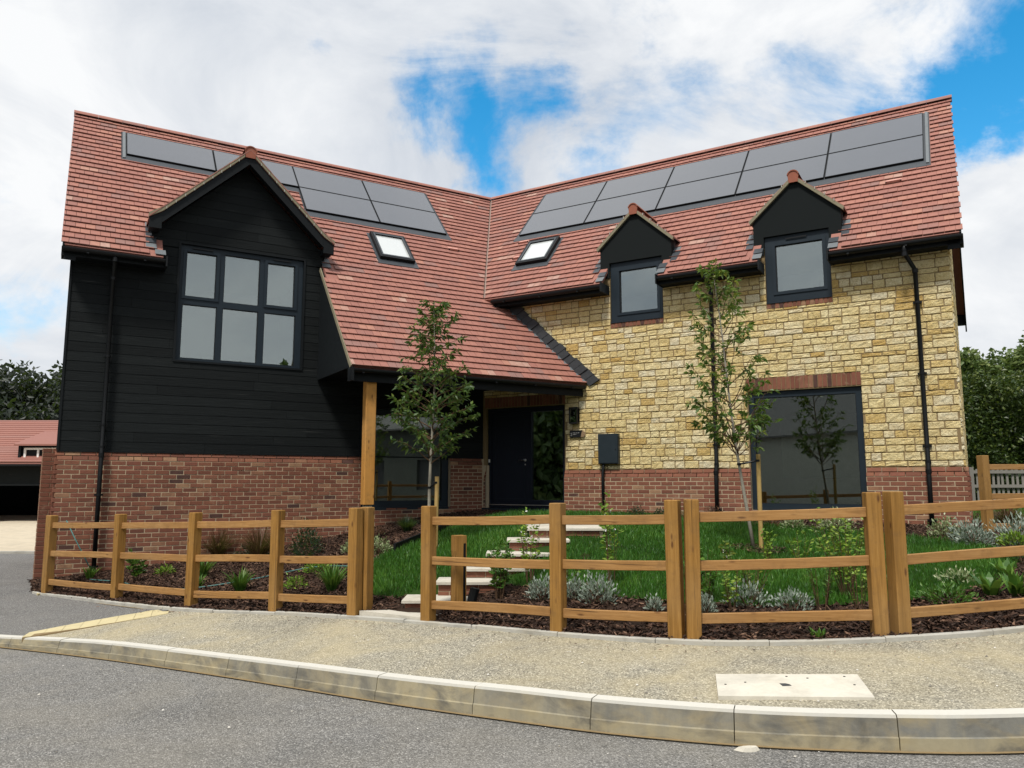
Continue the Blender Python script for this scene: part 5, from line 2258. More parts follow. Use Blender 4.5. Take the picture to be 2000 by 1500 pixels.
# ------------------------------------------------------------------ trees
def grow_tree(name, label, x, y, H, crown0, prof, nbr, leaf, mat, lean, seed, leaf_n, up=.5, stake=None, trunk_r=.026, extra=()):
    random.seed(seed)
    g = np.random.default_rng(seed)
    z = g1(x, y)
    t = thing(name, label, 'tree', (x, y, z))
    tp = []
    for k in range(9):
        f = k / 8
        tp.append(Vector((x + lean[0] * f + .02 * math.sin(f * 7 + seed), y + lean[1] * f, z - .05 + f * H * .97)))
    m = MB()
    m.tube(tp, [trunk_r * (1 - .9 * (k / 8) ** .8) + .004 for k in range(9)], 8)
    LP, LD = [], []
    mb_ = MB()

    def trunk_at(h):
        f = max(0, min(1, h / (H * .97))) * 8
        i = min(7, int(f))
        return tp[i].lerp(tp[i + 1], f - i)

    br = []
    for k in range(nbr):
        f = (k + random.random()) / nbr
        h = crown0 + (H - crown0) * f ** 1.05
        rad = float(np.interp(h, [q[0] for q in prof], [q[1] for q in prof])) * random.uniform(.65, 1.12)
        az_ = k * 2.4 + random.uniform(-.5, .5)
        br.append((h, az_, rad, up * random.uniform(.6, 1.3)))
    br += list(extra)
    for h, az_, rad, u in br:
        p0 = trunk_at(max(crown0 * .8, h - rad * u))
        p3 = trunk_at(min(h, H)) + Vector((math.cos(az_) * rad, math.sin(az_) * rad, random.uniform(-.03, .08)))
        pts = []
        for q in range(6):
            w = q / 5
            p = p0.lerp(p3, w)
            p.z += math.sin(w * math.pi) * rad * (-.12 if u > .8 else .05)
            p += Vector((random.uniform(-.015, .015), random.uniform(-.015, .015), 0))
            pts.append(p)
        mb_.tube(pts, [.009 * (1 - .75 * q / 5) * (.5 + rad) for q in range(6)], 5, .5, False)
        nt = max(4, int(rad * 13))
        for q in range(nt):
            w = .3 + .7 * (q + random.random()) / nt
            i = min(4, int(w * 5))
            p = pts[i].lerp(pts[i + 1], w * 5 - i)
            dv_ = Vector((math.cos(az_ + random.uniform(-1.3, 1.3)), math.sin(az_ + random.uniform(-1.3, 1.3)), random.uniform(-.1, .8))).normalized()
            tl = random.uniform(.08, .20)
            e = p + dv_ * tl
            mb_.tube([p, e], [.0025, .0012], 3, .5, False)
            for s_ in range(leaf_n):
                w2 = random.random() ** .7
                LP.append(p.lerp(e, w2))
                LD.append(dv_ * .6 + Vector((random.gauss(0, .6), random.gauss(0, .6), random.gauss(-.1, .5))))
    for s_ in range(leaf_n * 6):
        LP.append(trunk_at(H * random.uniform(.86, 1.0)))
        LD.append(Vector((random.gauss(0, 1), random.gauss(0, 1), random.uniform(-.2, .8))))
    m.build('trunk', BARK, t, True)
    mb_.build('branches', TWIG, t, True)
    LP, LD = np.array([tuple(p) for p in LP]), np.array([tuple(p) for p in LD])
    n = len(LP)
    ln = g.uniform(leaf * .6, leaf * 1.25, n)
    Q = leaf_quads(LP, LD, ln, ln * g.uniform(.34, .46, n), .15, .18)
    tint = np.clip(g.beta(1.6, 2.6, n) + .25 * (LP[:, 2] - z) / H - .1, 0, 1)
    quads_mesh('crown', Q, np.concatenate([tint, tint]), mat, t, 3)
    if stake:
        sx, sy, sh, slab = stake
        st = thing('tree_stake', slab, 'stake', (sx, sy, g1(sx, sy)))
        mm_ = MB()
        zb = g1(sx, sy)
        mm_.tube([(sx, sy, zb - .1), (sx + .008, sy, zb + sh)], .030, 10, random.random())
        mm_.build('stake', STAKE, st)
        tk = trunk_at(sh - .09)
        mm_ = MB()
        mm_.tube([(sx, sy, zb + sh - .10), (sx, sy, zb + sh - .07)], .034, 10)
        mm_.tube([(sx, sy, zb + sh - .085), (tk.x, tk.y, tk.z)], .014, 6)
        mm_.tube([(tk.x, tk.y, tk.z - .015), (tk.x, tk.y, tk.z + .015)], .028, 10)
        mm_.build('strap', PLAST, st)
    return t


grow_tree('young_tree', 'bushy young tree with dark green leaves in front of the porch', -1.16, 11.0, 3.62, 1.45,
          [(1.4, .36), (1.75, .50), (2.15, .62), (2.6, .50), (3.0, .34), (3.3, .26), (3.6, .10)], 64, .090, LEAF1, (.03, 0), 3, 9, .55,
          (-1.07, 10.96, 1.02, 'round wooden stake strapped to the young tree by the porch'))
grow_tree('young_tree', 'slender young tree with yellowish green leaves in front of the stone wall', 3.20, 10.4, 3.98, 1.62,
          [(1.55, .30), (1.9, .50), (2.3, .54), (2.8, .50), (3.2, .40), (3.6, .24), (4.0, .08)], 44, .09, LEAF2, (-.42, 0), 8, 9, 1.25,
          (3.30, 10.36, 1.28, 'wooden stake strapped to the slender tree on the lawn'), .024, ((1.72, .1, .48, .25), (1.78, -.15, .42, .2), (1.7, 2.9, .48, .4), (2.0, 3.2, .5, .5)))
# mulch ring under the lawn tree
n = 500
an = rng.uniform(0, 6.28, n)
rr_ = np.sqrt(rng.uniform(0, 1, n)) * .30
P_ = np.stack([3.25 + np.cos(an) * rr_ * 1.2, 10.3 + np.sin(an) * rr_], 1)
c0 = np.concatenate([P_, (ground(P_) + .05)[:, None]], 1)
an = rng.uniform(0, 6.28, n)
dx = np.stack([np.cos(an), np.sin(an), rng.normal(0, .3, n)], 1) * rng.uniform(.015, .045, n)[:, None]
dy = np.stack([-np.sin(an), np.cos(an), rng.normal(0, .4, n)], 1) * .012
quads_mesh('tree_mulch', np.stack([c0 - dx, c0 - dy, c0 + dx, c0 + dy], 1), rng.beta(1.6, 3.2, n), CHIPM, kind='stuff', label='ring of bark chips around the slender tree on the lawn', cat='mulch')


# ------------------------------------------------------------------ planting
def gp(px, py):
    """the point of the garden that a bearing (px) and a depression (py) reach"""
    u, v = (px - 1000) / 1500, (750 - py) / 1500
    r_ = np.array([u, math.cos(PIT) - v * math.sin(PIT), math.sin(PIT) + v * math.cos(PIT)])
    lo = 5.0
    for k in range(400):
        Y = 6.2 + k * .025
        p = r_ * (Y / r_[1])
        if p[2] < g1(p[0], p[1]):
            return p[0], p[1]
    return p[0], p[1]


def leafy(label, xy, h, r, ns, leaf, mat, nl, lean=.25, name='leafy_plant', group=None, flowers=0, cat='plant'):
    x, y = xy
    z = g1(x, y)
    t = thing(name, label, cat, (x, y, z), group)
    m = MB()
    LP, LD = [], []
    for k in range(ns):
        a_ = random.uniform(0, 6.28)
        hh = h * random.uniform(.65, 1.05)
        e = Vector((x + math.cos(a_) * r * random.uniform(.2, 1), y + math.sin(a_) * r * random.uniform(.2, 1), z + hh))
        b = Vector((x + math.cos(a_) * .03, y + math.sin(a_) * .03, z - .02))
        pts = [b.lerp(e, f) + Vector((0, 0, math.sin(f * 3.14) * hh * .06)) for f in (0, .25, .5, .75, 1)]
        m.tube(pts, [.004, .0035, .003, .002, .001], 4, .5, False)
        for s_ in range(nl):
            f = random.uniform(.22, 1) ** .8
            p = b.lerp(e, f)
            LP.append(p)
            an_ = random.uniform(0, 6.28)
            LD.append(Vector((math.cos(an_), math.sin(an_), random.uniform(0, .9))))
    m.build('stem', TWIG, t)
    LP, LD = np.array([tuple(p) for p in LP]), np.array([tuple(p) for p in LD])
    n = len(LP)
    ln = rng.uniform(leaf * .6, leaf * 1.2, n)
    tint = rng.beta(2, 2.2, n)
    Q = leaf_quads(LP, LD, ln, ln * .45, .15, .1)
    quads_mesh('foliage', Q, np.concatenate([tint, tint]), mat, t, 3)
    if flowers:
        i = rng.integers(0, n, flowers)
        F_ = leaf_quads(np.repeat(LP[i], 5, 0), unit(rng.normal(size=(flowers * 5, 3))), np.full(flowers * 5, .018), np.full(flowers * 5, .014))
        quads_mesh('blossom', F_, np.full(len(F_), .5), WHITE, t, 3, kind='stuff')
    return t


def mound(label, xy, r, h, n, leaf, mat, name='shrub', cat='shrub', group=None, upright=.3):
    x, y = xy
    z = g1(x, y)
    t = thing(name, label, cat, (x, y, z), group)
    d_ = unit(rng.normal(size=(n, 3)))
    d_[:, 2] = np.abs(d_[:, 2])
    rad = rng.uniform(.35, 1.0, n) ** .6
    lump = 1 + .22 * np.sin(d_[:, 0] * 5 + xy[0] * 3) * np.sin(d_[:, 1] * 6 + 1) + .1 * rng.normal(size=n)
    P_ = np.stack([x + d_[:, 0] * r * rad * lump, y + d_[:, 1] * r * rad * lump, z + .01 + d_[:, 2] * h * rad * lump], 1)
    D_ = d_ + np.array([0, 0, upright]) + rng.normal(0, .45, (n, 3))
    ln = rng.uniform(leaf * .6, leaf * 1.2, n)
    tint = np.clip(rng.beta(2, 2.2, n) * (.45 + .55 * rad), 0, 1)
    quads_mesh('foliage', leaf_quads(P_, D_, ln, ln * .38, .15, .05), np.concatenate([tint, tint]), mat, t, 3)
    m = MB()
    for k in range(7):
        a_ = random.uniform(0, 6.28)
        m.tube([(x, y, z - .03), (x + math.cos(a_) * r * .35, y + math.sin(a_) * r * .35, z + h * .4), (x + math.cos(a_) * r * .6, y + math.sin(a_) * r * .6, z + h * .75)], [.006, .004, .002], 4, .5, False)
    m.build('stem', TWIG, t)
    return t


def strap(label, xy, h, n, w, mat, spread=.8, droop=.35, name='strap_leaved_plant', cat='plant', group=None):
    x, y = xy
    z = g1(x, y)
    a_ = rng.uniform(0, 2 * np.pi, n)
    sp_ = rng.uniform(.15, 1, n) * spread
    L = h * rng.uniform(.6, 1.1, n)
    d_ = np.stack([np.cos(a_), np.sin(a_), np.zeros(n)], 1)
    B = np.array([x, y, z]) + d_ * rng.uniform(0, .05, n)[:, None]
    side = np.stack([-np.sin(a_), np.cos(a_), np.zeros(n)], 1) * (w * rng.uniform(.6, 1.1, n))[:, None] * .5
    pts = []
    for f in (0, .35, .7, 1.0):
        pts.append(B + d_ * (L * sp_ * f ** 1.3)[:, None] + np.array([0, 0, 1.0]) * (L * (f - droop * sp_ * f ** 2.4))[:, None])
    ws = (.7, 1, .8, .06)
    Q = np.concatenate([np.stack([pts[k] - side * ws[k], pts[k] + side * ws[k], pts[k + 1] + side * ws[k + 1], pts[k + 1] - side * ws[k + 1]], 1) for k in range(3)], 0)
    tint = rng.beta(2, 2.2, n)
    t = thing(name, label, cat, (x, y, z), group)
    quads_mesh('foliage', Q, np.tile(tint, 3), mat, t, 4)
    return t


random.seed(44)
strap('dark spiky plant nearest the left downpipe in the left bed', gp(175, 1132), .22, 70, .022, LEAFG)
leafy('upright dark leafy plant behind the second panel of the left fence', gp(266, 1138), .46, .16, 9, .10, LEAFG, 16)
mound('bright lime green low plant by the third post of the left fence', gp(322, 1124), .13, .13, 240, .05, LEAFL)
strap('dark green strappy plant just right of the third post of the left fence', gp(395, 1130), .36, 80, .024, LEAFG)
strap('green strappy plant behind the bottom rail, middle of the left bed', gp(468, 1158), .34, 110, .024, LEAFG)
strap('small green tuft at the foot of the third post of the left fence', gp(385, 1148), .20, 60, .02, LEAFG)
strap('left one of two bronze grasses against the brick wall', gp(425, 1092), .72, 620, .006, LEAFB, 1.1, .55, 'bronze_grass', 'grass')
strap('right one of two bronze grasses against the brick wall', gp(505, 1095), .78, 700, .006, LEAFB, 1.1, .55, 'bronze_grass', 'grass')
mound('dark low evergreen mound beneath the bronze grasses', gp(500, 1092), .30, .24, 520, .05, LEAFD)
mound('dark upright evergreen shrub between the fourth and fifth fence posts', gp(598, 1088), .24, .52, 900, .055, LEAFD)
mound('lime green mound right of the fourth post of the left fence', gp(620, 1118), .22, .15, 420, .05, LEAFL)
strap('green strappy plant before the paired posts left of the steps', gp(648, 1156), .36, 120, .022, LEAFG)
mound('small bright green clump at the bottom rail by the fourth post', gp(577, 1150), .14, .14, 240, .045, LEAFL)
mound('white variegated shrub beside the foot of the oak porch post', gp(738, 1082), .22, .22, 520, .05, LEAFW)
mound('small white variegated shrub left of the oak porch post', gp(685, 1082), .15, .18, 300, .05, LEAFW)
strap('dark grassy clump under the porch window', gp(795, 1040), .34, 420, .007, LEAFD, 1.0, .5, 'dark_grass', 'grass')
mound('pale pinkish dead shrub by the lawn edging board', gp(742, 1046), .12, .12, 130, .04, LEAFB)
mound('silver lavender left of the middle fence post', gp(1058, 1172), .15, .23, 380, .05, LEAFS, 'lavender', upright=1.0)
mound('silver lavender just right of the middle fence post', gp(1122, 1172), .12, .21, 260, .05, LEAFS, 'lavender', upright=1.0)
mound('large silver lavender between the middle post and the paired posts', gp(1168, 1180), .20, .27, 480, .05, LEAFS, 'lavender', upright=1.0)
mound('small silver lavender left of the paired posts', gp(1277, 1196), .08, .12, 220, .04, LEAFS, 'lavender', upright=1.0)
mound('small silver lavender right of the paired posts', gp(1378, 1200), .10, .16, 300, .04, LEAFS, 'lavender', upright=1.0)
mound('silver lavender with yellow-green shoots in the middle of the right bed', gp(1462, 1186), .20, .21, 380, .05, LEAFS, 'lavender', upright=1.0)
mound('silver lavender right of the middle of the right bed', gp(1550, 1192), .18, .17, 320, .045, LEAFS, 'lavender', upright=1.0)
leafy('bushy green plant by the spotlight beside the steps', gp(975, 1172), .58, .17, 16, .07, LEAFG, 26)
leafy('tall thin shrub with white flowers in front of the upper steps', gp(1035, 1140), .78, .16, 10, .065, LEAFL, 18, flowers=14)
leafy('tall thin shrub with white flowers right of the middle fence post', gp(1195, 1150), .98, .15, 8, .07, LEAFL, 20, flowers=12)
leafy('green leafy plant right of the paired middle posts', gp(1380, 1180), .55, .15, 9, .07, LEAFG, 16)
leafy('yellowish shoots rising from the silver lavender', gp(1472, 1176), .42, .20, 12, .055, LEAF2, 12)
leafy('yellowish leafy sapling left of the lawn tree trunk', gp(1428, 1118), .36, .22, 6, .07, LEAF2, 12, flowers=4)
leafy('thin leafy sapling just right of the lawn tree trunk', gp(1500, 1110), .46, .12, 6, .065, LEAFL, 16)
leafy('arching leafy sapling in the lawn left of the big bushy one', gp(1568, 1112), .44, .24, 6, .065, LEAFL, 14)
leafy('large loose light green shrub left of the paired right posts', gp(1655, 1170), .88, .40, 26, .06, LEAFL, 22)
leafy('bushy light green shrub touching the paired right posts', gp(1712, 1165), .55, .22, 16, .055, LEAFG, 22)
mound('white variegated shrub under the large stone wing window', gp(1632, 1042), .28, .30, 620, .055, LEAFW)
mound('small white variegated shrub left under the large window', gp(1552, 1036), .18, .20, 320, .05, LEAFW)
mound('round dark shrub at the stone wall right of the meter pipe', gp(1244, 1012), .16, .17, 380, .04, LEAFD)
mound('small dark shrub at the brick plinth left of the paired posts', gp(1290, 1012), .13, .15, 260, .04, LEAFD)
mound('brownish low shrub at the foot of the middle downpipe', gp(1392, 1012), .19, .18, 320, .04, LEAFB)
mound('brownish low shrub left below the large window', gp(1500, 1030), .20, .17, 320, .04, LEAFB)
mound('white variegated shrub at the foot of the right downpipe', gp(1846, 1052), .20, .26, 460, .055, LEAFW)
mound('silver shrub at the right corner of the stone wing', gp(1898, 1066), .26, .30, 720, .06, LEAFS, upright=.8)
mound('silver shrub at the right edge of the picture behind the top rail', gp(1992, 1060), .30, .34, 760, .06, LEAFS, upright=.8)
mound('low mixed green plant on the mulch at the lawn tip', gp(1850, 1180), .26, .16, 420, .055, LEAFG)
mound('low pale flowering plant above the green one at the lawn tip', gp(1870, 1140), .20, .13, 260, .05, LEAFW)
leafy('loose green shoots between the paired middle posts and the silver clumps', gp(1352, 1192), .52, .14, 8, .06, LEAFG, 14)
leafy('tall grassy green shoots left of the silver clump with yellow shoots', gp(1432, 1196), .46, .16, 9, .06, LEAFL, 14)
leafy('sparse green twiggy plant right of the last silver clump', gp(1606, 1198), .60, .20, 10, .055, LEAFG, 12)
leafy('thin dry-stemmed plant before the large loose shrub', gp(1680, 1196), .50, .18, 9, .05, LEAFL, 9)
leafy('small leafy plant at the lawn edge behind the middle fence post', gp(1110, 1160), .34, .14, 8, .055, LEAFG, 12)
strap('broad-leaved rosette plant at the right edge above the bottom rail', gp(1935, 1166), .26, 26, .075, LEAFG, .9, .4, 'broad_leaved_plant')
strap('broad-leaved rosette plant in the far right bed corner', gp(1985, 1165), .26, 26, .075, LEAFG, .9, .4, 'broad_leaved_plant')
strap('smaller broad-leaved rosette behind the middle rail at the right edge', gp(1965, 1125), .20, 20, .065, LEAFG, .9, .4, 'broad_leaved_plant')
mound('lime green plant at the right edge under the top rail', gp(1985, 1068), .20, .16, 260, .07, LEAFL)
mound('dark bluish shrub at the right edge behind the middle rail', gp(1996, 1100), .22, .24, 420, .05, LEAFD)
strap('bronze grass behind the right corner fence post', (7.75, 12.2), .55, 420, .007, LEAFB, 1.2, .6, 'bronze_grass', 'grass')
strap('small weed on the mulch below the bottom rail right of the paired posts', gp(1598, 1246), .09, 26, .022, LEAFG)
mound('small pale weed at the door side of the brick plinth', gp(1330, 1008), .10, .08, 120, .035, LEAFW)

# ------------------------------------------------------------------ garden wall beyond the timber wing
gw = thing('garden_wall', 'narrow dark red brick wall behind the left corner of the timber wing', 'wall', FA(8.0, -1.3, -1.6))
PW = lambda s, o, z: FA(7.76 + s, -1.0 + o, z)
m = MB()
m.box(PW, 0, .28, -.34, -.006, -1.9, .58)
gm = m.build('wall_core', MORT_B, gw)
random.seed(2)
z = .58
i = 0
while z > -1.75:
    for lo, hi in (((0, .0), (.005, .275)) if i % 2 else ((.005, .13), (.14, .275))):
        if hi > lo:
            brick_piece(PW, lo, hi, z - .07, z - .005, lambda q: .004, random.uniform(.08, .4))[0].build('brick', BRICK, gm)
    for lo, hi in (((.0, .10), (.11, .325)) if i % 2 else ((.0, .215), (.225, .325))):
        brick_piece(lambda s, o, zz: FA(8.04 + o, -1.008 - s, zz), lo, hi, z - .07, z - .005, lambda q: .006, random.uniform(.08, .4))[0].build('brick', BRICK, gm)
    z -= .075
    i += 1

# ------------------------------------------------------------------ background
def far_tree(label, x, y, z, h, r, n, leaf, mat, name='background_tree', group='background trees', trunk=True):
    t = thing(name, label, 'tree', (x, y, z), group)
    k = 26
    cl = unit(rng.normal(size=(k, 3))) * rng.uniform(.35, .95, k)[:, None] * np.array([r, r, h * .36]) + np.array([x, y, z + h * .60])
    cr = rng.uniform(.28, .48, k) * r
    i = rng.integers(0, k, n)
    d_ = unit(rng.normal(size=(n, 3)))
    P_ = cl[i] + d_ * (cr[i] * rng.uniform(.5, 1.05, n))[:, None] * np.array([1, 1, .9])
    P_ = P_[P_[:, 2] > z + .2]
    n = len(P_)
    tint = np.clip(rng.beta(2, 2.6, n) + .25 * (P_[:, 2] - z) / h - .1, 0, 1)
    ln = rng.uniform(leaf * .6, leaf * 1.3, n)
    quads_mesh('crown', leaf_quads(P_, rng.normal(size=(n, 3)), ln, ln * .55), np.concatenate([tint, tint]), mat, t, 3)
    m = MB()
    m.tube([(x, y, z - .3), (x + .05, y, z + h * .35), (x, y, z + h * .75)], [.03 * h, .022 * h, .008 * h], 8)
    for q in range(6):
        c_ = cl[q]
        m.tube([(x, y, z + h * (.3 + .05 * q)), tuple(c_)], [.010 * h, .003 * h], 5, .5, False)
    m.build('trunk', TWIG, t)
    return t


# left: hillside trees behind the neighbouring house
lab = ['dark tree on the wooded slope at the left edge of the picture', 'dark tree of the wooded slope above the middle of the neighbouring roof', 'dark tree of the wooded slope beside the black timber corner']
for k, (x, y, h, r_) in enumerate(((-47, 66, 13.3, 5.5), (-41.5, 68, 13.0, 5.5), (-36.5, 66, 12.0, 5.0))):
    far_tree(lab[k], x, y, -2.0, h, r_, 9000, .55, WOODLM, 'hillside_tree', 'trees on the left slope')
V_ = rng.uniform([-60, 60, -2], [-28, 76, 1], (16000, 3))
V_[:, 2] = -2 + rng.uniform(0, 1, 16000) ** .7 * (7.4 + 1.2 * np.sin(V_[:, 0] * .9))
tint = np.clip(rng.beta(2, 3, 16000), 0, 1)
ln = rng.uniform(.35, .8, 16000)
quads_mesh('woodland', leaf_quads(V_, rng.normal(size=(16000, 3)), ln, ln * .6), np.concatenate([tint, tint]), WOODLM, None, 3, kind='stuff', label='dark wooded slope behind the neighbouring house on the left', cat='woodland')

# left: the neighbouring house
nh = thing('neighbour_house', 'low black timber house with a red tiled roof in the left background', 'house', (-22.5, 34, -1.6))
PN = lambda s, o, z: (-29 + s, 32 - o, z)
m = MB()
for p in cut([rect(0, 11, -1.7, .85)], [(9.0 - 1.5, 9.6, -1.7, -.12)]):
    m.wedge(PN, p, -.3, 0)
m.box(PN, 0, .3, -6.3, -.301, -1.7, .85)
m.box(PN, 10.7, 11, -6.3, -.301, -1.7, .85)
m.box(PN, .0, 11, -6.6, -6.301, -1.7, .85)
m.build('wall', BOARD, nh)
m = MB()
m.box(PN, 7.45, 7.55, -.12, .03, -1.65, -.08)
m.box(PN, 7.56, 9.6, -.12, .03, -.14, -.06)
m.build('garage_frame', BLACK, nh)
m = MB()
m.box(PN, 7.4, 9.7, -5.5, -5.4, -1.6, -.1)
m.box(PN, 8.9, 9.4, -2.4, -1.9, -1.6, -1.0)
m.build('garage_interior', BLACK, nh)
m = MB()
m.prism([PN(-.3, .4, .72), PN(11.3, .4, .72), PN(11.3, -3.3, 2.72), PN(-.3, -3.3, 2.72)], [PN(-.3, .4, .80), PN(11.3, .4, .80), PN(11.3, -3.3, 2.82), PN(-.3, -3.3, 2.82)])
m.prism([PN(-.3, -3.3, 2.72), PN(11.3, -3.3, 2.72), PN(11.3, -7, .72), PN(-.3, -7, .72)], [PN(-.3, -3.3, 2.82), PN(11.3, -3.3, 2.82), PN(11.3, -7, .80), PN(-.3, -7, .80)])
rf = m.build('roof', TILE, nh)
m = MB()
for k in range(20):
    f0, f1 = k / 20, (k + 1) / 20
    L_ = lambda f, h: (.42 - 3.72 * f, .82 + 2.0 * f + h)
    (o0, z0), (o1, z1) = L_(f0, .045), L_(f1, .012)
    m.prism([PN(-.32, o0, z0 - .04), PN(11.32, o0, z0 - .04), PN(11.32, o1, z1 - .02), PN(-.32, o1, z1 - .02)], [PN(-.32, o0, z0), PN(11.32, o0, z0), PN(11.32, o1, z1), PN(-.32, o1, z1)], random.uniform(.15, .45))
m.build('tile_field', TILE, rf, kind='stuff')
m = MB()
m.box(PN, -.3, 11.3, .36, .46, .66, .74)
m.build('gutter', PLAST, nh)
m = MB()
m.prism([PN(8.55, .1, .80), PN(8.65, .1, .80), PN(8.65, -1.9, 1.95), PN(8.55, -1.9, 1.95)], [PN(8.55, .1, 1.52), PN(8.65, .1, 1.52), PN(8.65, -1.9, 1.96), PN(8.55, -1.9, 1.96)])
m.prism([PN(8.66, -.0, .78), PN(10.8, -.0, .78), PN(10.8, -.1, .78), PN(8.66, -.1, .78)], [PN(8.66, -.0, 1.5), PN(10.8, -.0, 1.5), PN(10.8, -.1, 1.5), PN(8.66, -.1, 1.5)])
dm = m.build('dormer', BLACK, nh)
m = MB()
m.prism([PN(8.45, .25, 1.50), PN(10.9, .25, 1.50), PN(10.9, -2.3, 2.22), PN(8.2, -2.3, 2.22)], [PN(8.45, .25, 1.57), PN(10.9, .25, 1.57), PN(10.9, -2.3, 2.29), PN(8.2, -2.3, 2.29)], .3)
m.build('dormer_roof', TILE, dm)
m = MB()
for p in cut([rect(8.75, 10.3, .82, 1.42)], [(8.84, 9.3, .90, 1.34), (9.38, 10.2, .90, 1.34)]):
    m.wedge(PN, p, .005, .05)
wd = m.build('dormer_window', WHITE, dm)

# right: hedge, trees behind it, grey picket fence and the grass bank
bz = -.62
m = MB()
m.poly([(7.2, 12.6, -.75), (30, 11.0, -.7), (34, 30, -.3), (9.0, 30, -.3)])
m.build('grass_bank', FIELD, kind='structure')
Pb = rng.uniform([7.6, 12.8], [13.5, 17.2], (26000, 2))
blades(Pb, np.interp(Pb[:, 1], [12.6, 30], [-.745, -.30]), rng.uniform(.06, .22, len(Pb)), rng.uniform(.008, .016, len(Pb)), LEAFG, 'bank_grass', .5, rng.beta(2.2, 2, len(Pb)), kind='stuff', label='rough bright grass beyond the right corner fence', cat='grass')
pf = thing('picket_fence', 'weathered grey picket fence in front of the dark hedge at the right', 'fence', (11.5, 17.6, -.6))
for k in range(36):
    x = 10.45 + k * .115
    y = 17.6
    m = MB()
    t_ = random.uniform(-.03, .03)
    m.prism([(x, y, -.65), (x + .05, y, -.65), (x + .05, y + .02, -.65), (x, y + .02, -.65)], [(x + t_, y, .30), (x + .05 + t_, y, .30), (x + .05 + t_, y + .02, .30), (x + t_, y + .02, .30)])
    m.build('picket', PICKET, pf)
for z in (.20, -.12):
    m = MB()
    m.box(lambda s, o, zz: (10.35 + s, 17.6 - o, zz), 0, 4.4, .002, .04, z, z + .07)
    m.build('rail', PICKET, pf)
m = MB()
m.box(lambda s, o, zz: (10.35 + s, 17.6 - o, zz), 0, .09, .041, .12, -.7, .34)
m.build('post', PICKET, pf)
n = 60000
hd = thing('hedge', 'tall dense dark green hedge beyond the right end of the stone wing', 'hedge', (16, 22.5, -.6))
U = rng.uniform(0, 1, (n, 3))
face = rng.uniform(0, 1, n)
X_ = 10.6 + U[:, 0] * 12
Y_ = np.where(face < .72, 21.3 + .35 * rng.normal(size=n), 21.4 + U[:, 1] * 2.2)
zt = 2.85 + .12 * np.sin(X_ * 3.1) + .08 * np.sin(X_ * 7.7)
Z_ = np.where(face < .72, -.6 + U[:, 2] * (zt + .6), zt + .10 * rng.normal(size=n))
Y_ += .22 * np.sin(X_ * 2.7 + Z_ * 1.9) + .12 * np.sin(Z_ * 5 + X_ * 4)
P_ = np.stack([X_, Y_, Z_], 1)
D_ = rng.normal(size=(n, 3)) + np.array([0, -1.0, .2])
ln = rng.uniform(.07, .16, n)
tint = np.clip(rng.beta(1.7, 3, n) + .22 * (Z_ - .5) / 3, 0, 1)
quads_mesh('foliage', leaf_quads(P_, D_, ln, ln * .55), np.concatenate([tint, tint]), HEDGEM, hd, 3)
m = MB()
m.box(lambda s, o, zz: (10.8 + s, 23.4 - o, zz), 0, 11.5, 0, 1.75, -.8, 2.65)
m.build('hedge_core', HEDGEM, hd)
for k, (x, y, h, r_, mt, lb) in enumerate(((19.0, 31, 6.5, 1.7, FARM, 'light green tree behind the hedge closest to the stone wing'), (20.9, 30.5, 7.6, 1.9, FARM, 'taller leafy tree behind the hedge at the right edge of the picture'),
                                          (18.2, 34, 6.0, 1.6, FARM, 'pale tree behind the hedge half hidden by the stone wing'))):
    far_tree(lb, x, y, -.6, h, r_, 9000, .26, mt, 'leafy_tree', 'trees behind the hedge')

# behind the viewer: the other side of the street, seen only as reflections in the glass
OPW = simple('pale_boards', (.46, .45, .38), .8, .1, 0, .2, 3)
OPD = simple('dark_boards', (.10, .105, .09), .8, .1, 0, .3, 3)
OPR = simple('grey_slates', (.17, .165, .155), .8, .1, 0, .25, 4)


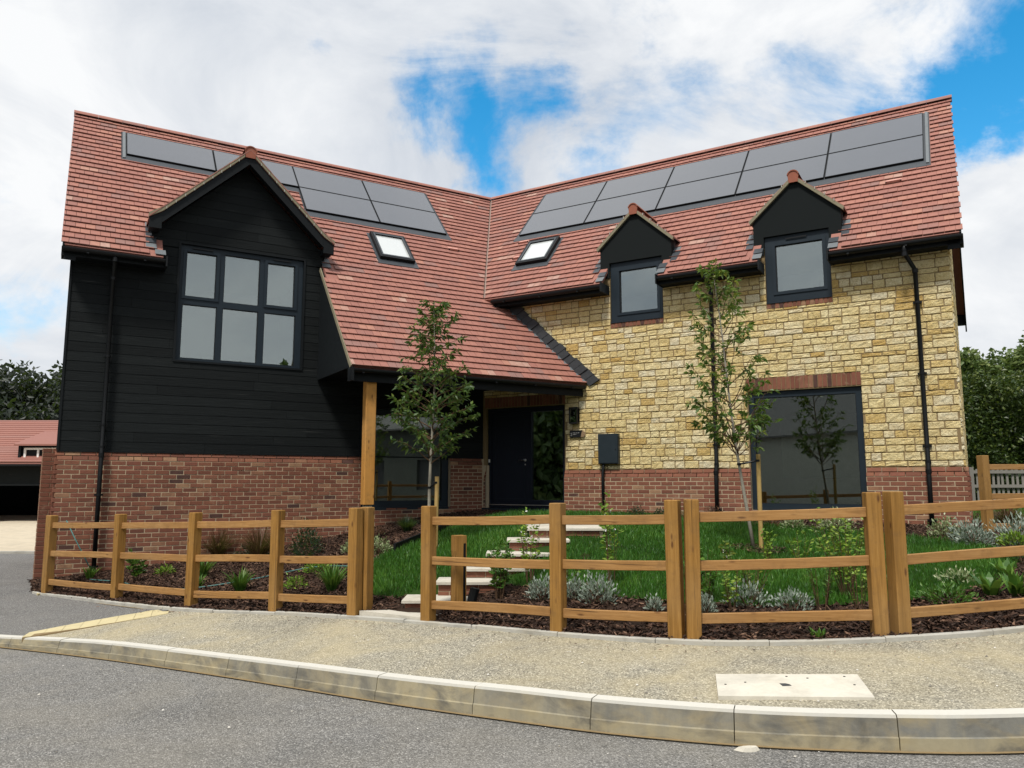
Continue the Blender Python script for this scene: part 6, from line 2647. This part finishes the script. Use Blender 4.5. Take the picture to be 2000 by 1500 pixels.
def opposite(label, PO_, L, loc, wallm):
    oh = thing('opposite_house', label, 'house', loc)
    wins = [(L * f, L * f + 1.5, -.4, 1.2) for f in (.08, .3)] + [(L * .45, L * .45 + 1.1, -1.7, .4)]
    m = MB()
    for p in cut([rect(0, L, -2, 2.9)], wins):
        m.wedge(PO_, p, -.3, 0)
    m.box(PO_, 0, L, -7, -6.7, -2, 2.9)
    m.box(PO_, 0, .3, -6.69, -.31, -2, 2.9)
    m.box(PO_, L - .3, L, -6.69, -.31, -2, 2.9)
    m.build('wall', wallm, oh)
    m = MB()
    for sg in (0, 1):
        q = [(-.3, .4, 2.8), (L + .3, .4, 2.8), (L + .3, -3.5, 6.6), (-.3, -3.5, 6.6)] if sg == 0 else [(-.3, -3.5, 6.6), (L + .3, -3.5, 6.6), (L + .3, -7.4, 2.8), (-.3, -7.4, 2.8)]
        m.prism([PO_(*v) for v in q], [PO_(v[0], v[1], v[2] + .1) for v in q])
    m.build('roof', OPR, oh)
    for (x0, x1, z0, z1) in wins:
        m = MB()
        m.box(PO_, x0, x1, -.2, -.18, z0, z1)
        m.build('window', LAMPM, oh)


opposite('long house across the street, a faint reflection in the large stone wing window', lambda s, o, z: (-36 + s, -14 + o, z), 27, (-22, -14, -1.7), OPW)
opposite('house down the street, a faint reflection in the porch window', lambda s, o, z: (19 - o, 3 - s, z), 17, (19, -5, -1.7), OPD)
n = 70000
an = rng.uniform(R(152), R(388), n)
rad = rng.uniform(30, 38, n)
Z_ = -2 + rng.uniform(0, 1, n) ** .8 * (9.0 + 1.3 * np.sin(an * 17) + .8 * np.sin(an * 41))
P_ = np.stack([np.cos(an) * rad, np.sin(an) * rad, Z_], 1)
ln = rng.uniform(.5, 1.1, n)
tint = rng.beta(2, 3, n)
quads_mesh('tree_belt', leaf_quads(P_, rng.normal(size=(n, 3)), ln, ln * .6), np.concatenate([tint, tint]), FARM, None, 3, kind='stuff', label='belt of trees across the street, seen only as a reflection in the glass', cat='trees')

# ------------------------------------------------------------------ lift everything so the road lies near zero
for o in scene.objects:
    if o.parent is None and o.name not in ('camera', 'sun'):
        o.location.z += ZS
